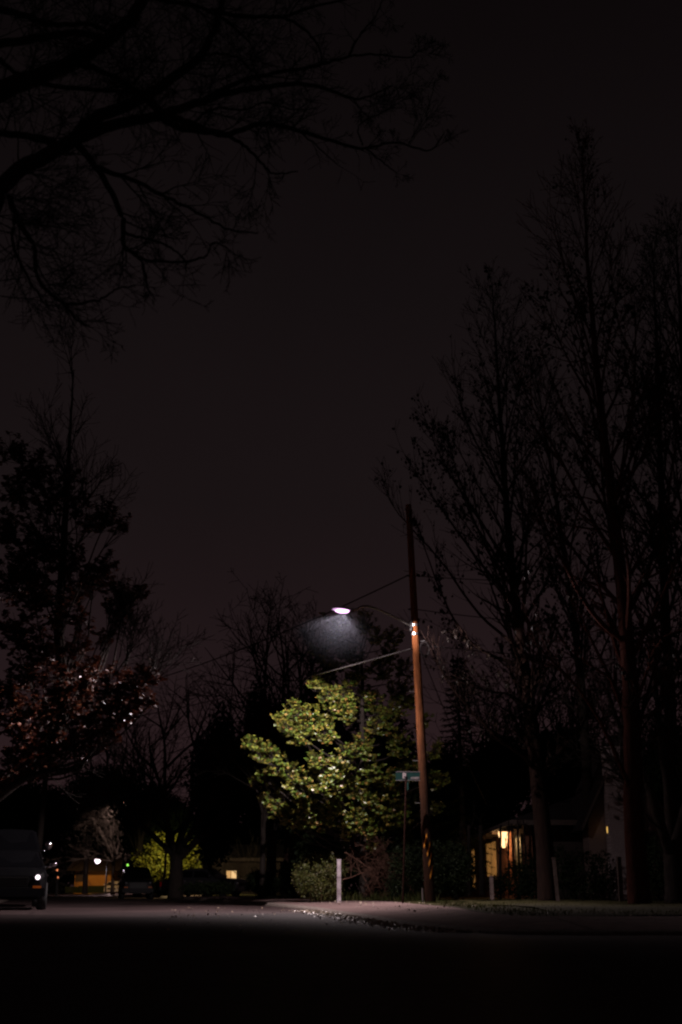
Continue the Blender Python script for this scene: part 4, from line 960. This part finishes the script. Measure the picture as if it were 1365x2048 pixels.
# roof: hip over the body with eaves
m_ = MB(); e0, e1 = EZ, 3.95
v = [(5.45, 38.0, e0), (13.2, 38.0, e0), (13.2, 66, e0), (5.45, 66, e0), (9.2, 44, e1), (9.2, 62, e1)]
m_.v = v + [(a, b, c - .12) for a, b, c in v[:4]]
m_.f = [(0, 1, 4), (1, 2, 5, 4), (2, 3, 5), (3, 0, 4, 5), (0, 6, 7, 1), (1, 7, 8, 2), (2, 8, 9, 3), (3, 9, 6, 0), (6, 9, 8, 7)]
rf = world(m_.build('roof', M['shingle']), hs)
m_ = MB(); m_.box((5.435, 52, 2.54), (.03, 28, .16)); m_.box((9.3, 37.985, 2.54), (7.7, .03, .16)); o = m_.build('fascia', M['trim']); world(o, hs)
for i in range(9): m_ = MB(); m_.box((5.72, 39 + i * 1.9, 2.44), (.5, .09, .1)); world(m_.build('rafter', M['trim']), hs)
def side_window(y0, y1, z0, z1, pane):
    yc, zc = (y0 + y1) / 2, (z0 + z1) / 2; f = MB(); x = 5.99
    for yy in (y0, y1): f.box((x, yy, zc), (.07, .07, z1 - z0 + .07))
    for zz in (z0, z1): f.box((x, yc, zz), (.068, y1 - y0 - .07, .07))
    f.box((x, yc, zc), (.05, .04, z1 - z0 - .07))
    fr = world(f.build('window', M['trim']), hs)
    p = MB(); p.box((5.985, yc, zc), (.02, y1 - y0 - .08, z1 - z0 - .08)); p.build('pane', pane).parent = fr
    s = MB(); s.box((5.94, yc, z0 - .07), (.14, y1 - y0 + .2, .06)); s.build('sill', M['trim']).parent = fr
side_window(45.6, 48.8, .95, 2.3, M['e_blinds'])
side_window(53.0, 54.4, .55, 2.25, M['e_blinds'])
side_window(58.6, 60.2, .35, 2.2, M['e_dim'])
side_window(39.2, 40.6, 1.0, 2.2, M['e_dim'])
lan = MB(); lan.lathe([(.02, .32), (.15, .3), (.18, .2), (.1, -.26), (.03, -.32)], 12, (5.74, 41.8, 2.2)); lo = world(lan.build('wall_lantern', M['e_lantern'], smooth=True), hs)
m_ = MB(); m_.box((5.86, 41.8, 2.535), (.26, .05, .03)); m_.build('lantern_bracket', M['black']).parent = lo
point('porch_lamp_light', (5.5, 42.2, 2.05), 30, (1, .55, .22), .08)
point('porch_lamp_low_light', (5.6, 46.2, 1.5), 3, (1, .5, .2), .06)
# gabled wing with chimney
gw = thing('gabled_cottage', 'steep-gabled house wing behind the reddish trunk with white chimney', 'house', (8.85, 37, .15))
def gbx(c, d, mat, name): m_ = MB(); m_.box(c, d); return world(m_.build(name, mat), gw)
m_ = MB()
gx0, gx1, gz, ga, gc = 7.75, 10.1, 2.5, 4.95, 8.95
for yy in (37.0, 37.9): m_.v += [(gx0, yy, .1), (gx1, yy, .1), (gx1, yy, gz), (gc, yy, ga - .12), (gx0, yy, gz)]
m_.f = [(0, 1, 2, 3, 4), (9, 8, 7, 6, 5), (0, 5, 6, 1), (1, 6, 7, 2), (4, 9, 5, 0)]
world(m_.build('gable_wall', M['palewall']), gw)
m_ = MB()
for sx_, ex in ((-1, gx0 - .22), (1, gx1 + .22)):
    zz = gz - .3; n_ = Vector((sx_ * (ga - gz), 0, abs(ex - gc))).normalized() * .09
    q = [Vector((ex, 36.7, zz)), Vector((gc, 36.7, ga)), Vector((gc, 41, ga)), Vector((ex, 41, zz))]
    b = len(m_.v); m_.v += [tuple(x) for x in q] + [tuple(x + n_) for x in q]
    for f in ((0, 1, 2, 3), (4, 7, 6, 5), (0, 4, 5, 1), (1, 5, 6, 2), (2, 6, 7, 3), (3, 7, 4, 0)): m_.f.append(tuple(b + k for k in f))
world(m_.build('roof', M['shingle']), gw)
m_ = MB(); zz = gz - .3
for sx_, ex in ((-1, gx0 - .24), (1, gx1 + .24)):
    q = [Vector((ex, 36.67, zz)), Vector((gc, 36.67, ga + .02)), Vector((gc, 36.67, ga + .2)), Vector((ex, 36.67, zz + .18))]
    m_.poly(q); b = len(m_.v)
    m_.poly([x + Vector((0, .025, 0)) for x in q])
world(m_.build('bargeboard', M['trim']), gw)
cz = P(1240, 1500, 36.6).z
x0_, x1_ = GX(1224, 36.5), GX(1262, 36.5)
m_ = MB(); m_.v = [(x0_ + .05, 36.35, .1), (x1_ + .06, 36.35, .1), (x1_ + .06, 36.9, .1), (x0_ + .05, 36.9, .1), (x0_ + .08, 36.35, cz), (x1_ - .0, 36.35, cz), (x1_ - .0, 36.9, cz), (x0_ + .08, 36.9, cz)]
m_.f = [(0, 1, 5, 4), (1, 2, 6, 5), (2, 3, 7, 6), (3, 0, 4, 7), (4, 5, 6, 7)]
ch = world(m_.build('chimney', M['whitebrick']), gw)
m_ = MB(); m_.box(((x0_ + x1_) / 2 + .04, 36.62, cz + .04), (x1_ - x0_ + .06, .66, .08)); m_.build('cap', M['whitebrick']).parent = ch
lc = P(1219, 1660, 36.7)
m_ = MB(); m_.lathe([(.02, .12), (.075, .1), (.085, .04), (.08, -.08), (.03, -.11)], 12, lc); lo2 = world(m_.build('porch_lantern', M['e_lantern2'], smooth=True), gw)
m_ = MB(); m_.box(lc + Vector((0, .16, .13)), (.04, .3, .03)); m_.build('bracket', M['galv']).parent = lo2; m_ = MB(); m_.tube([lc + Vector((.02, 0, -.1)), lc + Vector((.02, .02, -.3)), lc + Vector((.06, .04, -.38))], .012, 5); m_.build('pull_chain', M['galv']).parent = lo2
point('gable_lantern_light', lc + Vector((0, -.15, -.05)), .35, (1, .6, .15), .05)
fr = gbx((9.62, 36.985, 1.75), (.5, .05, .95), M['trim'], 'window'); m_ = MB(); m_.box((9.62, 36.955, 1.75), (.4, .02, .85)); m_.build('pane', M['glass']).parent = fr

# ------------------------------------------------------------------ distant houses down the left street
h2 = thing('distant_house', 'small pale house with one square lit window', 'house', at(465, 90)); Yh = 90
def hpx(px): return GX(px, Yh)
m_ = MB(); m_.box(((hpx(395) + hpx(560)) / 2, Yh + 3, 1.45), (hpx(560) - hpx(395), 6, 2.6)); world(m_.build('wall', M['siding']), h2)
m_ = MB(); zt = 2.75; xa, xb = hpx(385), hpx(570); m_.v = [(xa, Yh - .6, zt), (xb, Yh - .6, zt), (xb, Yh + 7, zt), (xa, Yh + 7, zt), (xa, Yh + 3, zt + 1.1), (xb, Yh + 3, zt + 1.1)]
m_.f = [(0, 1, 5, 4), (1, 2, 5), (2, 3, 4, 5), (3, 0, 4), (0, 3, 2, 1)]; world(m_.build('roof', M['shingle']), h2)
m_ = MB(); m_.box(((xa + xb) / 2, Yh - .62, zt - .1), (xb - xa, .03, .22)); m_.box((hpx(441), Yh - .03, 1.5), (.35, .05, 2.1)); world(m_.build('fascia', M['trim']), h2)
w0, w1 = hpx(452), hpx(472.5); z0, z1 = P(460, 1759, Yh).z, P(460, 1741.5, Yh).z
m_ = MB(); m_.box(((w0 + w1) / 2, Yh - .03, (z0 + z1) / 2), (w1 - w0 + .12, .05, z1 - z0 + .12)); fr = world(m_.build('window', M['darktrim']), h2)
m_ = MB(); m_.box((w0 + (w1 - w0) * .23, Yh - .065, (z0 + z1) / 2), ((w1 - w0) * .42, .02, z1 - z0)); m_.build('pane', emit_mat('lit_window_left_pane', (1, .55, .2), .55)).parent = fr
m_ = MB(); m_.box((w0 + (w1 - w0) * .74, Yh - .065, (z0 + z1) / 2), ((w1 - w0) * .5, .02, z1 - z0)); m_.build('pane', emit_mat('lit_window_right_pane', (1, .63, .28), .85)).parent = fr
point('window_house_light', (hpx(500), Yh - 3, 2.6), 14, (1, .6, .35), .2)
h3 = thing('ochre_house', 'far ochre walled house glimpsed at the end of the street', 'house', at(189, 140)); Y3 = 140
def h3x(px): return GX(px, Y3)
m_ = MB(); m_.box(((h3x(148) + h3x(228)) / 2, Y3 + 3, 1.5), (h3x(228) - h3x(148), 6, 2.9)); world(m_.build('wall', M['orangewall']), h3)
m_ = MB(); xa, xb = h3x(135), h3x(240); m_.v = [(xa, Y3 - 1, 2.6), (xb, Y3 - 1, 2.6), (xb, Y3 + 7, 2.6), (xa, Y3 + 7, 2.6), (xa, Y3 + 3, 4.2), (xb, Y3 + 3, 4.2)]; m_.f = [(0, 1, 5, 4), (1, 2, 5), (2, 3, 4, 5), (3, 0, 4), (0, 3, 2, 1)]
world(m_.build('roof', M['shingle']), h3)
m_ = MB(); m_.box((h3x(160), Y3 - .03, 1.9), (1.2, .05, 1.0)); world(m_.build('window', M['darktrim']), h3)
m_ = MB(); m_.box((h3x(195), Y3 - 1.5, .55), (3.6, .5, .8)); m_.box((h3x(150), Y3 - 1.5, .5), (1.5, .5, .7)); world(m_.build('planter', M['darkleaf']), h3)
spot('ochre_house_light', (h3x(185), Y3 - 5, 4.5), (0, .6, -.8), 420, (1, .55, .18), 130, .5, .2)

# distant street lamp (bright point), its twin over the pale bare tree, and far lights
def far_lamp(label, px, py, Y, light=None, power=0, col=(1, .8, .8), mat='e_far', size=.17):
    c = P(px, py, Y); b = Vector((c.x + .9, Y, .15)); t = thing('street_lamp', label, 'street lamp', b)
    m_ = MB(); m_.tube([b, Vector((b.x, Y, c.z + .3))], [.09, .06], 8); world(m_.build('pole', M['black']), t)
    m_ = MB(); m_.tube([Vector((b.x, Y, c.z + .25)), Vector((b.x - .5, Y, c.z + .35)), c + Vector((.1, 0, .2))], .04, 6); m_.lathe([(.05, .26), (size * 1.3, .16), (size * 1.4, .1)], 12, c); world(m_.build('lamp_head', M['black']), t)
    m_ = MB(); m_.lathe([(.02, .12), (size, .1), (size * .95, -.03), (size * .6, -size * .8), (.02, -size)], 14, c); world(m_.build('lens', M[mat], smooth=True), t)
    if power: spot('far_lamp_light', c + Vector((0, 0, -size - .15)), light or (0, 0, -1), power, col, 160, .4, .15)
far_lamp('distant bright white street lamp at the end of the left street', 196, 1721, 110, (.1, .7, -1), 700, (1, .8, .85), size=.26)
c = P(283, 1735, 100)
t = thing('signal_light', 'tiny green light on a short pole far down the street', 'light', at(256, 106)); cg = P(256, 1730, 106)
m_ = MB(); m_.tube([Vector((cg.x, 106, .1)), Vector((cg.x, 106, cg.z - .1))], .05, 6); world(m_.build('pole', M['black']), t)
m_ = MB(); m_.lathe([(.02, .11), (.09, .07), (.1, 0), (.08, -.07), (.02, -.1)], 10, cg); world(m_.build('lens', M['e_green']), t)
for i, (px, py, lab) in enumerate([(115, 1740, 'upper small orange gate light beyond the parked vehicles'), (115, 1754.5, 'lower small orange gate light beyond the parked vehicles')]):
    Yg = 70; c = P(px, py, Yg); t = thing('gate_light', lab, 'light', (c.x, Yg + .15 * i, .15))
    m_ = MB(); m_.tube([Vector((c.x, Yg + .15 * i + .1, .1)), Vector((c.x, Yg + .15 * i + .1, c.z))], .03, 5); world(m_.build('post', M['black']), t)
    m_ = MB(); m_.lathe([(.01, .06), (.05, .03), (.05, -.03), (.01, -.06)], 8, (c.x, Yg + .15 * i, c.z)); world(m_.build('lens', M['e_orange']), t)
# lights on full-cutoff lamps hidden in the crowns down the left street
tp = thing('lamp_post', 'thin dark lamp post beside the low-forking tree', 'lamp post', at(328, 70)); b = at(328, 70); tz = P(326, 1600, 70).z
m_ = MB(); m_.tube([b, Vector((b.x, 70, tz))], [.09, .06], 8); world(m_.build('pole', M['oldpost']), tp)
m_ = MB(); m_.tube([Vector((b.x, 70, tz)), Vector((b.x + .6, 70.5, tz + .1)), Vector((b.x + 1.2, 71, tz))], .035, 6); m_.box((b.x + 1.35, 71.1, tz - .02), (.55, .25, .12)); world(m_.build('lamp_head', M['black']), tp)
spot('lamp_post_light', (b.x + 1.35, 71.1, tz - .2), (.25, .9, -1), 1500, (1, .82, .42), 116, .4, .1)
q = P(243, 1600, 103)
tp = thing('lamp_post', 'far lamp post whose light catches pale twigs', 'lamp post', (q.x + .5, 103, .15))
m_ = MB(); m_.tube([Vector((q.x + .5, 103, .1)), Vector((q.x + .5, 103, q.z + .3))], [.1, .07], 8); world(m_.build('pole', M['black']), tp)
m_ = MB(); m_.box((q.x + .15, 102.9, q.z + .35), (.8, .3, .14)); world(m_.build('lamp_head', M['black']), tp)
spot('twig_lamp_light', (q.x, 102.9, q.z + .2), (-.1, .5, -1), 1300, (1, .72, .6), 120, .4, .12)

# ------------------------------------------------------------------ vehicles
def wheel(par, x, y, r, w_, rimm):
    m_ = MB(); m_.lathe([(r * .6, -w_ / 2), (r * .93, -w_ / 2), (r, -w_ * .36), (r, w_ * .36), (r * .93, w_ / 2), (r * .6, w_ / 2)], 24, (x, y, r), 'x')
    wh = m_.build('wheel', M['rubber'], par, smooth=True)
    m_ = MB(); s = 1 if x > 0 else -1
    m_.lathe([(.01, s * w_ * .3), (r * .2, s * w_ * .3), (r * .24, s * w_ * .2), (r * .5, s * w_ * .26), (r * .6, s * w_ * .44), (r * .62, s * w_ * .44)], 20, (x, y, r), 'x'); m_.build('rim', rimm, wh)
def loft(secs, cap=True):
    "secs: list of (y, [(x,z)...]) half outlines from bottom centre to top centre, mirrored"
    m_ = MB(); n = None
    for y, hl in secs:
        ring = [(x, y, z) for x, z in hl] + [(-x, y, z) for x, z in reversed(hl)]; n = len(ring); m_.v += ring
    for i in range(len(secs) - 1):
        for j in range(n):
            k = (j + 1) % n; m_.f.append((i * n + j, (i + 1) * n + j, (i + 1) * n + k, i * n + k))
    if cap: m_.f.append(tuple(range(n))); m_.f.append(tuple(reversed(range((len(secs) - 1) * n, len(secs) * n))))
    return m_
def car(name, label, loc, rz, paint, W, Ln, Hh, belt, hood, cab, wr, kind='car', lit=False, towing=False, group=None):  # lit adds the glowing headlamp glint and the chrome trim
    """front is at local -y. cab = (windscreen foot, roof front, roof rear, rear glass foot) as y"""
    t = thing(name, label, 'pickup' if kind == 'pickup' else 'car', loc, rz, group)
    hw = W / 2; zb = wr * .75
    def hl(w_, z1, cz=.03): return [(0, zb), (w_ * .9, zb), (w_, zb + .1), (w_ * 1.0, (zb + z1) / 2), (w_ * .985, z1 - .12), (w_ * .93, z1 - .02), (w_ * .6, z1 + cz), (0, z1 + cz * 1.3)]
    y0, y1 = -Ln / 2, Ln / 2
    secs = [(y0, hl(hw * .82, hood - .16, .0)), (y0 + .08, hl(hw * .93, hood - .05)), (y0 + .4, hl(hw * .985, hood)), (cab[0], hl(hw, belt))]
    if kind == 'pickup': secs += [(cab[3], hl(hw, belt)), (cab[3] + .05, hl(hw, belt)), (y1 - .06, hl(hw, belt)), (y1, hl(hw * .97, belt - .02))]
    else: secs += [(0, hl(hw, belt)), (cab[3], hl(hw, belt + .01)), (y1 - .12, hl(hw * .95, belt - .02)), (y1, hl(hw * .85, belt - .14, 0))]
    loft(secs).build('body', paint, t, smooth=False)
    rt = hw * .74
    def cl(w0_, z0, w1_, z1): return [(0, z0), (w0_, z0), (w1_, z1 - .07), (w1_ * .85, z1 - .01), (0, z1 + .015)]
    yb = belt - .02
    cs = [(cab[0], [(0, yb), (hw * .93, yb), (hw * .93, yb + .01), (hw * .85, yb + .015), (0, yb + .02)]), (cab[1], cl(hw * .93, yb, rt, Hh)), ((cab[1] + cab[2]) / 2, cl(hw * .93, yb, rt * 1.01, Hh + .01)), (cab[2], cl(hw * .93, yb, rt, Hh - .02)), (cab[3], [(0, yb), (hw * .9, yb), (hw * .9, yb + .01), (hw * .85, yb + .015), (0, yb + .02)])]
    loft(cs).build('cabin', paint, t)
    def pane(nm, pts, n_):
        n_ = Vector(n_).normalized() * .008; m_ = MB(); m_.poly([Vector(p_) + n_ for p_ in pts]); return m_.build(nm, M['glass'], t)
    f = lambda a, b, k: a + (b - a) * k
    for nm, ya, yb2, s in (('windscreen', cab[0], cab[1], -1), ('rear_window', cab[3], cab[2], 1)):
        p0, p1 = .1, .9
        pts = [(-f(hw * .93, rt, p0) * .92, f(ya, yb2, p0), f(belt, Hh, p0)), (f(hw * .93, rt, p0) * .92, f(ya, yb2, p0), f(belt, Hh, p0)), (f(hw * .93, rt, p1) * .86, f(ya, yb2, p1), f(belt, Hh - .02, p1)), (-f(hw * .93, rt, p1) * .86, f(ya, yb2, p1), f(belt, Hh - .02, p1))]
        pane(nm, pts, (0, s * (Hh - belt), abs(yb2 - ya)))
    for s in (-1, 1):
        for ya, yb2, yc, yd in ((f(cab[0], cab[1], .25), cab[1] + .05, (cab[1] + cab[2]) / 2 - .04, (cab[1] + cab[2]) / 2 - .04), ((cab[1] + cab[2]) / 2 + .04, (cab[1] + cab[2]) / 2 + .04, cab[2] - .05, f(cab[3], cab[2], .35))):
            z0, z1 = belt + .04, Hh - .12
            xa, xb = s * (f(hw * .93, rt, .06) + .004), s * (f(hw * .93, rt, (z1 - belt) / (Hh - .07 - belt)) + .004)
            pane('side_window', [(xa, ya, z0), (xa, yd, z0), (xb, yc, z1), (xb, yb2, z1)], (s, 0, .3))
    for sgn, nm in ((-1, 'front_bumper'), (1, 'rear_bumper')):
        m_ = MB(); m_.box((0, sgn * (Ln / 2 + .02), zb + .17), (W * .88, .16, .2)); m_.box((hw * .86, sgn * (Ln / 2 - .1), zb + .17), (.16, .3, .19)); m_.box((-hw * .86, sgn * (Ln / 2 - .1), zb + .17), (.16, .3, .19))
        m_.build(nm, M['chrome'] if kind == 'pickup' else paint, t)
    m_ = MB()
    for i in range(5): m_.box((0, y0 - .012, hood - .22 - i * .055), (W * .5, .03, .02))
    m_.box((0, y0 + .01, hood - .33), (W * .52, .03, .3)); m_.build('grille', M['black'], t)
    for s in (-1, 1):
        m_ = MB(); m_.lathe([(.01, -.06), (.04, -.05), (.056, -.02), (.06, .03)], 16, (s * hw * .74, y0 - .0, hood - .2), 'y'); m_.build('headlight', M['e_headglint'] if (lit and s > 0) else M['lampglass'], t, smooth=True)  # lit: glow stands in for the street lamp's reflection in this headlamp
        m_ = MB(); m_.box((s * hw * .74, y0 - .0, hood - .43), (.2, .05, .06)); m_.build('indicator', M['amber'], t)
        m_ = MB(); m_.box((s * hw * .86, y1 - .01, belt - .3), (.2, .08, .26)); m_.build('tail_light', M['tailred'], t)
        mw = .2 if not towing else .24; mh = .13 if not towing else .3
        m_ = MB(); cx = s * (hw + mw / 2 + .03); m_.lathe([(.01, -.05), (mh * .5, -.045), (mh * .5, .04), (.01, .06)], 14, (0, 0, 0), 'y')
        m_.v = [(cx + a * (mw / mh), cab[0] + .25 + b, belt + (.12 if not towing else .22) + c_) for a, b, c_ in m_.v]; m_.box((s * (hw + .0), cab[0] + .25, belt + .06), (.16, .04, .04))
        m_.build('mirror', M['chrome'] if (towing or lit) else paint, t, smooth=True)
        for yy in (y0 + Ln * .17, y1 - Ln * .19): wheel(t, s * (hw - .1), yy, wr, .24, M['rim'])
    if lit:
        for s in (-1, 1): m_ = MB(); m_.tube([(s * hw * .84, cab[0] + .1, belt + .06), (s * rt * .97, cab[1], Hh - .03), (s * rt * .97, cab[2], Hh - .03)], .018, 6); m_.build('chrome_strip', M['chrome'], t)
        for s in (-1, 1): m_ = MB(); m_.lathe([(.0, -.03), (.03, -.02), (.035, .02), (.0, .03)], 10, (s * hw * .5, y0 - .06, zb + .22), 'y'); m_.build('fog_lamp', M['amber'], t, smooth=True)
    m_ = MB(); m_.box((0, y1 + .105, zb + .2), (.32, .012, .16)); m_.build('licence_plate', M['signwhite'], t)
    m_ = MB()
    for s in (-1, 1):
        for yy in (-.15, .85): m_.box((s * (hw + .01), yy, belt - .14), (.03, .16, .03))
    m_.build('door_handle', M['chrome'], t)
    return t
sx_ = R(14)
car('parked_car', 'near dark parked car facing the camera at the left edge with an added glow for the glint in one headlamp', (GX(7, 30) - .28, 31.6, 0), sx_, M['carblack'], 1.82, 4.6, 1.44, .99, .97, (-1.0, -.35, 1.0, 2.0), .33, lit=True, group='vehicles parked down the left street')
car('parked_pickup', 'tall dark pickup parked just behind the near dark car with high mirrors', (GX(4, 36) - .3, 37.6, 0), sx_, M['carblack'], 2.0, 5.7, 2.26, 1.58, 1.5, (-1.4, -.8, .3, .75), .4, 'pickup', towing=True, group='vehicles parked down the left street')
car('parked_car', 'dark boxy car seen from behind in the middle distance of the street', (GX(258, 67), 69.2, 0), sx_ * .9, M['carblack'], 1.8, 4.7, 1.72, 1.1, 1.05, (-1.1, -.5, 1.7, 2.15), .38, group='vehicles parked down the left street')
car('parked_car', 'small pale silver car seen from behind beyond the boxy dark car', (GX(221, 138), 140, 0), sx_ * .3, M['carwhite'], 1.8, 4.5, 1.45, .95, .9, (-1.0, -.35, .9, 1.8), .33, group='vehicles parked down the left street')
car('parked_car', 'low dark car parked across the drive below the small lit window', (GX(405, 64), 65, .15), R(70), M['cargrey'], 1.8, 4.5, 1.42, .92, .88, (-1.0, -.35, 1.0, 1.9), .33, group='vehicles parked down the left street')

# ------------------------------------------------------------------ render settings
sc.view_settings.view_transform = 'Standard'; sc.view_settings.look = 'None'; sc.view_settings.exposure = 0
sc.render.engine = 'CYCLES'
cy = sc.cycles
cy.use_denoising = True
try: cy.denoiser = 'OPENIMAGEDENOISE'
except Exception: pass
cy.max_bounces = 4; cy.diffuse_bounces = 2; cy.glossy_bounces = 2; cy.transmission_bounces = 2; cy.volume_bounces = 0
cy.use_light_tree = True; cy.sample_clamp_indirect = 2; cy.sample_clamp_direct = 0
cy.volume_step_rate = .7; cy.volume_max_steps = 256
cy.filter_width = 2.3
